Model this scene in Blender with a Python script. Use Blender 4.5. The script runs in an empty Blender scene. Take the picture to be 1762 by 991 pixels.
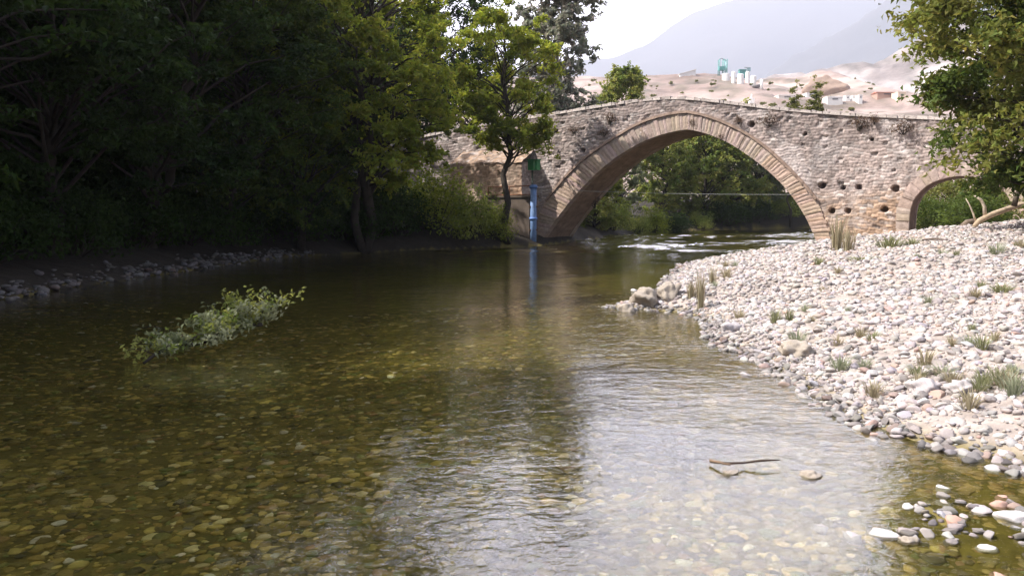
import bpy, math, random
import numpy as np
from mathutils import Vector, Matrix, noise as mnoise

random.seed(7)
RNG = np.random.default_rng(7)
scene = bpy.context.scene
COL = scene.collection
R = math.radians

# ------------------------------------------------------------------ camera
FPX, W0, H0 = 1466.0, 1762.0, 991.0
CAM_H = 2.0
PITCH = math.atan(143.5 / FPX)
cam_d = bpy.data.cameras.new('camera')
cam = bpy.data.objects.new('camera', cam_d)
COL.objects.link(cam)
cam.location = (0, 0, CAM_H)
cam.rotation_euler = (R(90) - PITCH, 0, 0)
cam_d.sensor_width = 36.0
cam_d.lens = FPX / W0 * 36.0
cam_d.clip_start = 0.05
cam_d.clip_end = 20000
scene.camera = cam
CP, SP = math.cos(PITCH), math.sin(PITCH)


def ray(px, py):
    """Direction of the photograph's pixel in world space, scaled so that y = 1."""
    u = (px - W0 / 2) / FPX
    v = (H0 / 2 - py) / FPX
    d = np.array([u, CP + v * SP, -SP + v * CP])
    return d / d[1]


def at(px, py, y):
    d = ray(px, py)
    return np.array([0, 0, CAM_H]) + d * y


def on_z(px, py, z=0.0):
    d = ray(px, py)
    t = (z - CAM_H) / d[2]
    return np.array([0, 0, CAM_H]) + d * t


def project(P):
    """World points -> photograph pixels and depth (used to find which stones show largest)."""
    P = np.asarray(P, float)
    x, y, z = P[:, 0], P[:, 1], P[:, 2] - CAM_H
    dep = y * CP - z * SP
    up = y * SP + z * CP
    dep = np.where(dep < .05, .05, dep)
    return W0 / 2 + FPX * x / dep, H0 / 2 - FPX * up / dep, dep


# ------------------------------------------------------------------ noise
def _h(ix, iy, s):
    with np.errstate(over='ignore'):
        n = (ix.astype(np.int64) * 374761393 + iy.astype(np.int64) * 668265263 + s * 982451653) & 0xffffffff
        n = ((n ^ (n >> 13)) * 1274126177) & 0xffffffff
        n = ((n ^ (n >> 16)) * 2246822519) & 0xffffffff
        n = n ^ (n >> 15)
    return (n & 0xffffff) / float(0xffffff)


def vnoise(x, y, s=0):
    x = np.asarray(x, float); y = np.asarray(y, float)
    ix, iy = np.floor(x), np.floor(y)
    fx, fy = x - ix, y - iy
    fx = fx * fx * (3 - 2 * fx); fy = fy * fy * (3 - 2 * fy)
    a = _h(ix, iy, s); b = _h(ix + 1, iy, s); c = _h(ix, iy + 1, s); d = _h(ix + 1, iy + 1, s)
    return (a + (b - a) * fx) * (1 - fy) + (c + (d - c) * fx) * fy


def fbm(x, y, o=4, s=0):
    x = np.asarray(x, float); y = np.asarray(y, float)
    t = 0; a = .5; n = 0
    for k in range(o):
        t = t + a * vnoise(x, y, s + k); n += a
        x = x * 2.03 + 17.1; y = y * 2.03 + 9.7; a *= .5
    return t / n


def sstep(a, b, x):
    t = np.clip((x - a) / (b - a), 0, 1)
    return t * t * (3 - 2 * t)


# ------------------------------------------------------------------ mesh helpers
def make_mesh(name, V, faces, mat, col=None, smooth=True):
    V = np.asarray(V, np.float32).reshape(-1, 3)
    if not isinstance(faces, (list, tuple)):
        faces = [faces]
    faces = [np.asarray(f, np.int32) for f in faces if len(f)]
    me = bpy.data.meshes.new(name)
    me.vertices.add(len(V)); me.vertices.foreach_set('co', V.ravel())
    loops = np.concatenate([f.ravel() for f in faces])
    starts = []; off = 0
    for f in faces:
        starts.append(off + np.arange(len(f)) * f.shape[1]); off += f.size
    starts = np.concatenate(starts).astype(np.int32)
    me.loops.add(len(loops)); me.loops.foreach_set('vertex_index', loops)
    me.polygons.add(len(starts)); me.polygons.foreach_set('loop_start', starts)
    me.update(calc_edges=True)
    me.polygons.foreach_set('use_smooth', np.full(len(starts), bool(smooth)))
    if col is not None:
        c = np.ones((len(V), 4), np.float32)
        c[:, :3] = col
        a = me.color_attributes.new('Col', 'FLOAT_COLOR', 'POINT')
        a.data.foreach_set('color', c.ravel())
    me.materials.append(mat)
    me.update()
    return me


def link(name, me, parent=None, loc=None):
    o = bpy.data.objects.new(name, me)
    COL.objects.link(o)
    if parent is not None:
        o.parent = parent
    if loc is not None:
        o.location = loc
    return o


def empty(name, loc, rz=0.0):
    o = bpy.data.objects.new(name, None)
    o.empty_display_size = .3
    COL.objects.link(o)
    o.location = loc; o.rotation_euler = (0, 0, rz)
    return o


def tag(o, label=None, cat=None, group=None, kind=None):
    if label: o['label'] = label
    if cat: o['category'] = cat
    if group: o['group'] = group
    if kind: o['kind'] = kind
    return o


def copy_tree(o, parent=None):
    c = o.copy(); COL.objects.link(c)
    if parent is not None:
        c.parent = parent
    for ch in list(o.children):
        copy_tree(ch, c)
    return c


class MB:
    """Collects shapes that become one mesh."""
    def __init__(s):
        s.V = []; s.F = {}; s.C = []; s.n = 0

    def add(s, V, F, col=None):
        V = np.asarray(V, float).reshape(-1, 3)
        if isinstance(F, dict):
            items = F.items()
        else:
            F = np.asarray(F, int); items = [(F.shape[1], F)]
        for k, f in items:
            s.F.setdefault(k, []).append(np.asarray(f, int) + s.n)
        s.V.append(V)
        if col is None: col = (1, 1, 1)
        c = np.ones((len(V), 3)); c[:] = col
        s.C.append(c); s.n += len(V)

    def box(s, c, size, rot=None, col=None, axes=None):
        q = np.array([[x, y, z] for x in (-.5, .5) for y in (-.5, .5) for z in (-.5, .5)]) * np.array(size)
        if axes is not None:
            q = q @ np.array(axes)
        elif rot is not None:
            q = q @ np.array(rot).T
        s.add(q + np.array(c), [[0, 1, 3, 2], [4, 6, 7, 5], [0, 4, 5, 1], [2, 3, 7, 6], [0, 2, 6, 4], [1, 5, 7, 3]], col)

    def tube(s, pts, rad, n=8, col=None, cap=True):
        V, F = tube(pts, rad, n, cap)
        s.add(V, F, col)

    def build(s, name, mat, smooth=True, col=True):
        return make_mesh(name, np.concatenate(s.V), [np.concatenate(f) for f in s.F.values()], mat,
                         np.concatenate(s.C) if col else None, smooth)


def tube(pts, rad, n=8, cap=True):
    P = np.asarray(pts, float); m = len(P)
    rad = np.full(m, rad) if np.isscalar(rad) else np.asarray(rad, float)
    T = np.gradient(P, axis=0); T /= np.linalg.norm(T, axis=1, keepdims=True) + 1e-9
    ref = np.array([0, 0, 1.]) if abs(T[0, 2]) < .9 else np.array([1., 0, 0])
    V = []
    a = np.linspace(0, 2 * np.pi, n, endpoint=False)
    for i in range(m):
        x = ref - T[i] * ref.dot(T[i]); x /= np.linalg.norm(x) + 1e-9
        y = np.cross(T[i], x); ref = x
        V.append(P[i] + rad[i] * (np.cos(a)[:, None] * x + np.sin(a)[:, None] * y))
    V = np.concatenate(V)
    i, j = np.meshgrid(np.arange(m - 1), np.arange(n), indexing='ij')
    F = np.stack([i * n + j, i * n + (j + 1) % n, (i + 1) * n + (j + 1) % n, (i + 1) * n + j], -1).reshape(-1, 4)
    d = {4: F}
    if cap:
        d[n] = np.array([list(range(n))[::-1], list(range((m - 1) * n, m * n))]) if n != 4 else None
        if n == 4:
            d = {4: np.concatenate([F, [[3, 2, 1, 0], [(m - 1) * 4 + k for k in range(4)]]])}
    return V, d


def grid_faces(nx, ny):
    i, j = np.meshgrid(np.arange(ny - 1), np.arange(nx - 1), indexing='ij')
    a = i * nx + j
    return np.stack([a, a + 1, a + nx + 1, a + nx], -1).reshape(-1, 4)


# ------------------------------------------------------------------ materials
def new_mat(name):
    m = bpy.data.materials.new(name); m.use_nodes = True
    nt = m.node_tree; nt.nodes.clear()
    return m, nt, nt.nodes, nt.links


def surf_mat(name, base=None, rough=.85, noise_scale=8.0, noise_amt=.3, bump=.3, bump_scale=30.0, bump_dist=.02,
             spec=.3, metallic=0.0, rand=0.0, vor=0.0, vor_scale=9.0):
    """A rough surface: vertex colour or a base colour, broken up by noise, with a bump."""
    m, nt, N, L = new_mat(name)
    out = N.new('ShaderNodeOutputMaterial'); b = N.new('ShaderNodeBsdfPrincipled')
    L.new(b.outputs[0], out.inputs[0])
    b.inputs['Roughness'].default_value = rough
    b.inputs['Specular IOR Level'].default_value = spec
    b.inputs['Metallic'].default_value = metallic
    tc = N.new('ShaderNodeTexCoord')
    if base is None:
        at_ = N.new('ShaderNodeAttribute'); at_.attribute_name = 'Col'; c = at_.outputs['Color']
    else:
        rgb = N.new('ShaderNodeRGB'); rgb.outputs[0].default_value = (*base, 1); c = rgb.outputs[0]
    no = N.new('ShaderNodeTexNoise'); no.inputs['Scale'].default_value = noise_scale
    no.inputs['Detail'].default_value = 6; no.inputs['Roughness'].default_value = .65
    L.new(tc.outputs['Object'], no.inputs['Vector'])
    mr = N.new('ShaderNodeMapRange'); mr.inputs[1].default_value = .25; mr.inputs[2].default_value = .75
    mr.inputs[3].default_value = 1 - noise_amt; mr.inputs[4].default_value = 1 + noise_amt
    L.new(no.outputs[0], mr.inputs[0])
    mul = N.new('ShaderNodeVectorMath'); mul.operation = 'MULTIPLY'
    L.new(c, mul.inputs[0]); L.new(mr.outputs[0], mul.inputs[1])
    c = mul.outputs[0]
    if rand:
        oi = N.new('ShaderNodeObjectInfo')
        m2 = N.new('ShaderNodeMapRange'); m2.inputs[3].default_value = 1 - rand; m2.inputs[4].default_value = 1 + rand
        L.new(oi.outputs['Random'], m2.inputs[0])
        mu2 = N.new('ShaderNodeVectorMath'); mu2.operation = 'MULTIPLY'
        L.new(c, mu2.inputs[0]); L.new(m2.outputs[0], mu2.inputs[1]); c = mu2.outputs[0]
    L.new(c, b.inputs['Base Color'])
    if bump:
        n2 = N.new('ShaderNodeTexNoise'); n2.inputs['Scale'].default_value = bump_scale
        n2.inputs['Detail'].default_value = 5
        L.new(tc.outputs['Object'], n2.inputs['Vector'])
        hgt = n2.outputs[0]
        if vor:
            v = N.new('ShaderNodeTexVoronoi'); v.inputs['Scale'].default_value = vor_scale
            L.new(tc.outputs['Object'], v.inputs['Vector'])
            ma = N.new('ShaderNodeMath'); ma.operation = 'MULTIPLY_ADD'; ma.inputs[1].default_value = -vor
            L.new(v.outputs['Distance'], ma.inputs[0]); L.new(hgt, ma.inputs[2]); hgt = ma.outputs[0]
        bp = N.new('ShaderNodeBump'); bp.inputs['Strength'].default_value = bump
        bp.inputs['Distance'].default_value = bump_dist
        L.new(hgt, bp.inputs['Height']); L.new(bp.outputs[0], b.inputs['Normal'])
    return m


def leaf_mat(name, trans=.35, rough=.6, spec=.14):
    m, nt, N, L = new_mat(name)
    out = N.new('ShaderNodeOutputMaterial')
    b = N.new('ShaderNodeBsdfPrincipled'); t = N.new('ShaderNodeBsdfTranslucent'); mx = N.new('ShaderNodeMixShader')
    a = N.new('ShaderNodeAttribute'); a.attribute_name = 'Col'
    g = N.new('ShaderNodeHueSaturation'); g.inputs['Hue'].default_value = .48
    g.inputs['Saturation'].default_value = 1.1; g.inputs['Value'].default_value = 1.5
    L.new(a.outputs['Color'], b.inputs['Base Color']); L.new(a.outputs['Color'], g.inputs['Color'])
    L.new(g.outputs[0], t.inputs['Color'])
    b.inputs['Roughness'].default_value = rough; b.inputs['Specular IOR Level'].default_value = spec
    mx.inputs[0].default_value = trans
    L.new(b.outputs[0], mx.inputs[1]); L.new(t.outputs[0], mx.inputs[2]); L.new(mx.outputs[0], out.inputs[0])
    return m


M_GROUND = surf_mat('ground_soil_and_gravel', None, .9, 5, .35, .5, 22, .03, vor=.8, vor_scale=8)
M_STONEWALL = surf_mat('rubble_masonry', None, .9, 14, .3, .5, 45, .015)
M_VOUSSOIR = surf_mat('dressed_sandstone', None, .88, 7, .3, .45, 40, .012)
M_SOFFIT = surf_mat('barrel_stone', None, .9, 3, .35, .5, 12, .03)
M_COBBLE = surf_mat('river_cobble', None, .8, 18, .22, .35, 55, .006, rand=.0)
M_BED = surf_mat('riverbed_cobble', None, .6, 15, .35, .2, 40, .004)
M_BARK = surf_mat('bark', (.045, .036, .028), .9, 6, .4, .6, 25, .02)
M_BARKPALE = surf_mat('pale_bark', (.30, .27, .23), .9, 5, .4, .5, 20, .02)
M_DRIFT = surf_mat('driftwood', None, .8, 9, .3, .5, 30, .01)
M_LEAF = leaf_mat('leaf_foliage', .42)
M_LEAFLIT = leaf_mat('lit_foliage', .52)  # more translucent, to put sunlight into crowns and shrubs that shade themselves
M_EUC = leaf_mat('grey_foliage', .5, .5, .2)
M_GRASS = leaf_mat('grass_blades', .3, .6, .2)
M_HILL = surf_mat('bare_hillside', None, .95, .06, .35, .4, .15, 3.0)
M_PAINT = surf_mat('painted_metal', None, .6, 4, .4, .1, 30, .002, spec=.5)
M_RUST = surf_mat('rusty_iron', (.20, .085, .045), .8, 20, .4, .3, 60, .003)
M_CONC = surf_mat('brown_concrete', (.13, .10, .08), .9, 2.5, .35, .4, 14, .01)
M_WHITE = surf_mat('whitewash', None, .8, .5, .08, 0)


def water_mat():
    m, nt, N, L = new_mat('river_water')
    out = N.new('ShaderNodeOutputMaterial')
    tr = N.new('ShaderNodeBsdfTransparent'); tr.inputs[0].default_value = (.82, .83, .70, 1)
    gl = N.new('ShaderNodeBsdfGlossy'); gl.inputs['Roughness'].default_value = .03
    gl.inputs[0].default_value = (1, 1, 1, 1)
    fr = N.new('ShaderNodeFresnel'); fr.inputs[0].default_value = 1.45
    mx = N.new('ShaderNodeMixShader')
    rf = N.new('ShaderNodeBsdfRefraction'); rf.inputs['IOR'].default_value = 1.33; rf.inputs['Roughness'].default_value = .0
    rf.inputs[0].default_value = (.82, .83, .70, 1)
    m0 = N.new('ShaderNodeMixShader'); m0.inputs[0].default_value = .22
    L.new(tr.outputs[0], m0.inputs[1]); L.new(rf.outputs[0], m0.inputs[2])
    L.new(fr.outputs[0], mx.inputs[0]); L.new(m0.outputs[0], mx.inputs[1]); L.new(gl.outputs[0], mx.inputs[2])
    L.new(mx.outputs[0], out.inputs[0])
    geo = N.new('ShaderNodeNewGeometry')
    mp = N.new('ShaderNodeMapping'); mp.inputs['Scale'].default_value = (1.0, 1.5, 1.0)
    mp.inputs['Rotation'].default_value = (0, 0, R(-14))
    L.new(geo.outputs['Position'], mp.inputs[0])

    def nz(scale, detail, dist=0.0):
        n = N.new('ShaderNodeTexNoise'); n.inputs['Scale'].default_value = scale
        n.inputs['Detail'].default_value = detail; n.inputs['Distortion'].default_value = dist
        L.new(mp.outputs[0], n.inputs[0]); return n.outputs[0]
    a = nz(1.3, 2, .6); b = nz(5.5, 3, .8); c = nz(17, 2, .3)

    def mul(x, k, add=None):
        q = N.new('ShaderNodeMath'); q.operation = 'MULTIPLY_ADD'; q.inputs[1].default_value = k
        L.new(x, q.inputs[0])
        if add is not None: L.new(add, q.inputs[2])
        else: q.inputs[2].default_value = 0
        return q.outputs[0]
    h = mul(c, .10, mul(b, .32, mul(a, .62)))
    # quicker water: a riffle under and beyond the bridge, and calm and lively patches elsewhere
    sep = N.new('ShaderNodeSeparateXYZ'); L.new(geo.outputs['Position'], sep.inputs[0])
    mr = N.new('ShaderNodeMapRange'); mr.inputs[1].default_value = 27; mr.inputs[2].default_value = 40
    mr.inputs[3].default_value = 1.0; mr.inputs[4].default_value = 1.6
    L.new(sep.outputs[1], mr.inputs[0])
    pn = N.new('ShaderNodeTexNoise'); pn.inputs['Scale'].default_value = .35; pn.inputs['Detail'].default_value = 3
    L.new(geo.outputs['Position'], pn.inputs[0])
    pm = N.new('ShaderNodeMapRange'); pm.inputs[1].default_value = .35; pm.inputs[2].default_value = .65
    pm.inputs[3].default_value = .55; pm.inputs[4].default_value = 1.3
    L.new(pn.outputs[0], pm.inputs[0])
    q = N.new('ShaderNodeMath'); q.operation = 'MULTIPLY'; L.new(mr.outputs[0], q.inputs[0]); L.new(pm.outputs[0], q.inputs[1])
    hh = N.new('ShaderNodeMath'); hh.operation = 'MULTIPLY'; L.new(h, hh.inputs[0]); L.new(q.outputs[0], hh.inputs[1])
    bp = N.new('ShaderNodeBump'); bp.inputs['Strength'].default_value = 1.0; bp.inputs['Distance'].default_value = .017
    L.new(hh.outputs[0], bp.inputs['Height'])
    L.new(bp.outputs[0], fr.inputs['Normal']); L.new(bp.outputs[0], rf.inputs['Normal']); L.new(bp.outputs[0], gl.inputs['Normal'])
    return m


M_WATER = water_mat()

# ------------------------------------------------------------------ terrain
XR_Y = [-40, -20, 0, 5, 6.6, 7.2, 8.7, 10.7, 12.3, 14.6, 15.8, 16.6, 17.1, 18, 22, 28.5, 34.5, 38, 45, 55, 65, 75, 100, 140]
XR_X = [9, 7, 4.9, 4.25, 3.9, 3.35, 3.19, 3.28, 3.02, 3.5, 3.2, 2.0, 2.2, 3.2, 4.05, 5.8, 12.4, 14.0, 18, 24, 35, 60, 130, 200]
XL_Y = [-40, 10, 18, 26, 33, 37.6, 41, 44, 50, 61, 70, 80, 100, 140]
XL_X = [-11, -11, -10.8, -9.9, -8.6, -4.0, 1.0, 2.2, 5.0, 9.5, 19, 42, 100, 180]


def XR(y): return np.interp(y, XR_Y, XR_X) + .18 * (fbm(np.asarray(y) * 1.3, np.zeros_like(y) + 3.3, 3, 5) - .5)
def XL(y): return np.interp(y, XL_Y, XL_X) + .6 * (fbm(np.asarray(y) * .8, np.zeros_like(y) + 7.7, 3, 6) - .5)


def terrain_z(x, y):
    x = np.asarray(x, float); y = np.asarray(y, float)
    dr = x - XR(y); dl = XL(y) - x
    n = fbm(x * .9, y * .9, 4, 11) - .5
    nf = fbm(x * 4, y * 4, 3, 12) - .5
    # banks
    zr = .34 * (1 - np.exp(-np.maximum(dr, 0) / 2.2)) + .10 * np.clip(dr, 0, 14) + .012 * np.clip(dr - 14, 0, 200)
    zr = zr + n * .16 * sstep(0.3, 3, dr) + nf * .05
    zl = .55 * (1 - np.exp(-np.maximum(dl, 0) / 1.6)) + .16 * np.clip(dl, 0, 9) + .02 * np.clip(dl - 9, 0, 150)
    zl = zl + n * .3 * sstep(.5, 4, dl) + nf * .06
    # bed
    er = np.maximum(-dr, 0); el = np.maximum(-dl, 0)
    bed = -np.minimum(np.minimum(.045 * er + .02 * er ** 1.5, .22 * el + .03), .62)
    bed = bed + (n * .10 + nf * .03) * sstep(.3, 2.5, np.minimum(er, el))
    # the pebble spit in the shallows close to the camera
    sp = np.exp(-(((x - 2.8) / 1.15) ** 2 + ((y - 5.2) / .75) ** 2) ** 1.5)
    bed = np.maximum(bed, bed * (1 - sp) + sp * (-.004 + nf * .09))
    z = np.where(dr > 0, zr, np.where(dl > 0, zl, bed - .015))
    return z


def axis(segs):
    out = []
    for a, b, st in segs:
        out.append(np.arange(a, b, st))
    return np.concatenate(out + [[segs[-1][1]]])


gx = axis([(-8000, -300, 350), (-300, -60, 16), (-60, -16, 1.5), (-16, -6, .3), (-6, 8, .12), (8, 20, .3), (20, 70, 1.2), (70, 300, 14), (300, 8000, 350)])
gy = axis([(-800, -60, 60), (-60, 2, 2), (2, 20, .12), (20, 40, .25), (40, 90, .8), (90, 300, 12), (300, 8500, 350)])
GX, GY = np.meshgrid(gx, gy)
GZ = terrain_z(GX, GY)
far = sstep(110, 160, GY)
GZ = GZ * (1 - far) + 2.5 * far
GZ = np.where((GX > 60) | (GX < -60), np.maximum(GZ, 1.5), GZ)
dr = GX - XR(GY); dl = XL(GY) - GX
n1 = fbm(GX * .5, GY * .5, 4, 21)[..., None]; n2 = fbm(GX * 6, GY * 6, 3, 22)[..., None]
c_grav = np.array([.36, .305, .27]) * (.6 + .8 * n2)
c_bed = np.array([.17, .135, .032]) * (.5 + 1.0 * n2) * (.7 + .6 * n1)
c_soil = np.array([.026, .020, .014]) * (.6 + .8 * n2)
c_land = np.array([.40, .31, .26]) * (.8 + .4 * n1)
c_dirt = np.array([.40, .30, .25]) * (.8 + .4 * n2)
wet = np.clip((GZ + .02) / .10, 0, 1)[..., None]
c_r = c_bed * (1 - wet) + c_grav * wet
inland = sstep(9, 13, dr + (n1[..., 0] - .5) * 3)[..., None]
c_r = c_r * (1 - inland) + c_dirt * inland
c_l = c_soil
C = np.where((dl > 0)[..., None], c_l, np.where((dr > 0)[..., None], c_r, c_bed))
farm = sstep(75, 120, GY)[..., None]
shore_l = sstep(14, 4, dl)[..., None] * (dl > 0)[..., None]
C = C * (1 - farm * (1 - shore_l)) + c_land * farm * (1 - shore_l)
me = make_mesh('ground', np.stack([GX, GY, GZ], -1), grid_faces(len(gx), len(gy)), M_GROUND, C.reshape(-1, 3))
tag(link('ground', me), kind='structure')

# water: one sheet between the banks
wy = axis([(-30, 3, .5), (3, 26, .16), (26, 62, .16), (62, 120, .8)])
wl = np.minimum(XL(wy), np.interp(wy, XL_Y, XL_X)) - 1.0; wr = np.interp(wy, XR_Y, XR_X) + .7
# keep the ends of the sheet inside the land behind the bends
NWX = 110
k = np.linspace(0, 1, NWX)
WX = wl[:, None] * (1 - k) + wr[:, None] * k
WY = np.repeat(wy[:, None], NWX, 1)
amp = .003 + .085 * sstep(33, 40, WY) * (1 - .6 * sstep(60, 80, WY)) * (.35 + 1.3 * sstep(.4, .62, fbm(WX * .16, WY * .22, 3, 17)))
ca_, sa_ = math.cos(.5), math.sin(.5)
WA, WB = WX * ca_ - WY * sa_, WX * sa_ + WY * ca_
WZ = amp * ((fbm(WA * .55, WB * 1.5, 3, 15) - .5) * 2 + .5 * (fbm(WA * 1.6, WB * 4, 2, 16) - .5))
me = make_mesh('water', np.stack([WX, WY, WZ], -1), grid_faces(NWX, len(wy)), M_WATER)
tag(link('water', me), kind='structure')

# ------------------------------------------------------------------ bridge
BA = R(30)
U = np.array([math.cos(BA), -math.sin(BA), 0]); B = np.array([math.sin(BA), math.cos(BA), 0])
C0 = np.array([8.26, 40.5, 0]); BW = 3.4


def to_wall(px, py):
    """Photograph pixel -> (along the bridge, height) on its upstream face."""
    d = ray(px, py); o = np.array([0, 0, CAM_H])
    t = (C0 - o).dot(B) / d.dot(B)
    p = o + d * t
    return np.array([(p - C0).dot(U), p[2]])


def wp(s, z, dep=0.0):
    s = np.asarray(s, float)
    return C0 + s[..., None] * U + np.asarray(dep, float)[..., None] * B + np.asarray(z, float)[..., None] * np.array([0, 0, 1])


def resample(P, n):
    P = np.asarray(P, float)
    for _ in range(3):                       # corner cutting makes the surveyed points a smooth curve
        Q = np.empty((2 * len(P) - 2 + 2, 2)); Q[0] = P[0]; Q[-1] = P[-1]
        Q[1:-1:2] = .75 * P[:-1] + .25 * P[1:]; Q[2:-1:2] = .25 * P[:-1] + .75 * P[1:]
        P = Q
    d = np.r_[0, np.cumsum(np.linalg.norm(np.diff(P, axis=0), axis=1))]
    t = np.linspace(0, d[-1], n)
    return np.stack([np.interp(t, d, P[:, 0]), np.interp(t, d, P[:, 1])], -1)


top_px = [(820, 215), (920, 200), (1040, 180), (1110, 170), (1165, 166.5), (1210, 170), (1280, 178.5), (1350, 187), (1450, 195), (1560, 200), (1640, 203)]
top = np.array([to_wall(*p) for p in top_px])
top = np.concatenate([[[-24, 4.6], [-17, 5.6]], top, [[18, 5.1], [26, 4.6]]])
top = resample(top, 400)
def topz(s): return np.interp(s, top[:, 0], top[:, 1])

intr_l = [(928, 424), (935, 410), (955, 380), (995, 330), (1045, 281), (1100, 246), (1140, 231), (1168, 225), (1183, 223)]
intr_r = [(1183, 223), (1200, 226), (1222, 232), (1260, 248), (1320, 291), (1360, 332), (1385, 370), (1400, 402), (1412, 436)]
extr_l = [(898, 424), (905, 405), (925, 372), (960, 323), (1000, 280), (1045, 248), (1100, 214.5), (1140, 202), (1168, 197), (1183, 196)]
extr_r = [(1183, 196), (1205, 200), (1232, 208), (1280, 230), (1320, 258), (1360, 296), (1400, 340), (1424, 385), (1438, 440)]
def curve(a, n): return resample([to_wall(*p) for p in a], n)
NI = 24
IN = np.concatenate([curve(intr_l, NI * 4), curve(intr_r, NI * 4)[1:]])
EX = np.concatenate([curve(extr_l, NI * 4), curve(extr_r, NI * 4)[1:]])
IN[0, 1] = min(IN[0, 1], -.5); EX[0, 1] = -.5; IN[-1, 1] = -.5; EX[-1, 1] = -.5
# little land arch to the right
sm_px = [(1565, 420), (1563, 385), (1567, 352), (1580, 331), (1600, 315), (1625, 306), (1655, 302)]
sml = np.array([to_wall(*p) for p in sm_px]); sml[0, 1] = -.3
cx = sml[-1, 0]
smr = sml[::-1].copy(); smr[:, 0] = 2 * cx - smr[:, 0]
SI = resample(np.concatenate([sml, smr[1:]]), 61)
nrm = np.gradient(SI, axis=0); nrm = np.stack([-nrm[:, 1], nrm[:, 0]], -1); nrm /= np.linalg.norm(nrm, axis=1, keepdims=True)
SE = SI + nrm * .48


def inside(s, z, poly):
    r = np.zeros(np.shape(s), bool); n = len(poly)
    for i in range(n):
        (x1, y1), (x2, y2) = poly[i], poly[(i + 1) % n]
        c = ((y1 > z) != (y2 > z)) & (s < (x2 - x1) * (z - y1) / (y2 - y1 + 1e-12) + x1)
        r ^= c
    return r


mid = (IN + EX) / 2; smid = (SI + SE) / 2
holes_px = [(1003, 259, 1.1), (1293, 214, 1.2), (1415, 320, 1.3), (1450, 323, .9), (1478, 322, 1.), (1541, 325, 1.3), (1432, 363, 1.1), (1459, 363, 1.1), (1522, 360, 1.2), (1232, 214, .7), (1385, 231, .7), (1500, 240, .6), (958, 226, .8)]
HOLES = [(*to_wall(a, b), r * .12) for a, b, r in holes_px]


def masonry(s, z):
    """Relief and colour of coursed rubble on the wall plane."""
    wz = z + .22 * (fbm(s * .8, z * .8, 3, 31) - .5) * 2 + .10 * (vnoise(s * 3.5, z * 3.5, 37) - .5)
    row = np.floor(wz / .125); fz = wz / .125 - row
    rr = _h(row, row * 0, 41)
    wdt = .15 + .17 * rr
    us = s / wdt + rr * 50 + .7 * (vnoise(s * 3, z * 3, 33) - .5)
    st = np.floor(us); fs = us - st
    # some stones span two courses' worth of tone
    rnd = _h(st, row, 43); rnd2 = _h(st, row, 47); rnd3 = _h(st, row, 53)
    e = np.minimum(np.minimum(fs, 1 - fs) * wdt, np.minimum(fz, 1 - fz) * .125)
    mort = 1 - sstep(.004, .035, e + .02 * (vnoise(s * 14, z * 14, 34) - .5))
    h = .026 * rnd + .02 * (fbm(s * 6, z * 6, 3, 35) - .5) - .026 * mort
    h = h - .07 * (rnd2 > .965) + .12 * (fbm(s * .5, z * .5, 3, 36) - .5)
    patch = fbm(s * .45, z * .6, 4, 61)
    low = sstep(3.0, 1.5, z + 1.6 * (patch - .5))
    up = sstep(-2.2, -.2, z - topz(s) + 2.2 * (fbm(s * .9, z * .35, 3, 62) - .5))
    base = np.array([.45, .365, .335]); warm = np.array([.48, .335, .24]); pale = np.array([.58, .52, .49]); dark = np.array([.23, .195, .185])
    c = base * np.ones(np.shape(s) + (3,))
    c = c * (1 - low[..., None]) + warm * low[..., None]
    k = sstep(.72, .95, rnd2)[..., None]; c = c * (1 - .75 * k) + pale * .75 * k
    k = sstep(.66, .9, rnd3)[..., None]; c = c * (1 - .6 * k) + dark * .6 * k
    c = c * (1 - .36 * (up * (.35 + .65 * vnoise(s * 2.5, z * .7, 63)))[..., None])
    c = c * (.72 + .56 * rnd)[..., None] * (.8 + .4 * fbm(s * 9, z * 9, 2, 66))[..., None]
    lime = sstep(.56, .7, fbm(s * .8, z * .5, 4, 64))[..., None]
    c = c * (1 - .35 * lime) + np.array([.60, .55, .54]) * .35 * lime
    strk = sstep(.56, .75, fbm(s * 2.2, z * .22, 3, 65))[..., None]
    c = c * (1 - .28 * strk)
    c = c * (1 - .14 * mort[..., None] * (1 - .8 * lime))
    return h, c


bridge = empty('stone_bridge', tuple(C0))
tag(bridge, 'old humpbacked bridge of rubble masonry, its pointed arch spanning the river', 'bridge')
BO = np.array(C0)


def bpart(name, V, F, mat, col=None, smooth=True, label=None):
    o = link(name, make_mesh(name, np.asarray(V).reshape(-1, 3) - BO, F, mat, col, smooth), bridge)
    if label: o['label'] = label
    return o


# spandrel wall, one face as a relief of stones (the far face coarser), cut to the arches
def wall_face(dep, sgn, ds, dz, s0=-22, s1=24):
    S, Z = np.meshgrid(np.arange(s0, s1 + ds, ds), np.arange(-.5, 7.5, dz))
    h, c = masonry(S if sgn < 0 else S + 100, Z)
    if sgn < 0:
        for hs, hz, hr in HOLES:
            d = np.hypot(S - hs, (Z - hz) * 1.05) + .05 * (vnoise(S * 9, Z * 9, 71) - .5)
            q = 1 - sstep(hr * .75, hr * 1.05, d)
            h = h * (1 - q) - .55 * q
    tz = topz(S)
    Zc = np.minimum(Z, tz)
    V = wp(S, Zc, dep + sgn * h)
    nx = S.shape[1]; F = grid_faces(nx, S.shape[0])
    cs = S.ravel()[F].mean(1); cz = Z.ravel()[F].mean(1)
    keep = (Z.ravel()[F].min(1) < tz.ravel()[F].max(1))
    keep &= ~inside(cs, cz, mid); keep &= ~inside(cs, cz, smid)
    F = F[keep]
    if sgn > 0: F = F[:, ::-1]
    used, inv = np.unique(F.ravel(), return_inverse=True)
    return V.reshape(-1, 3)[used], inv.reshape(-1, 4), c.reshape(-1, 3)[used]


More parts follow.
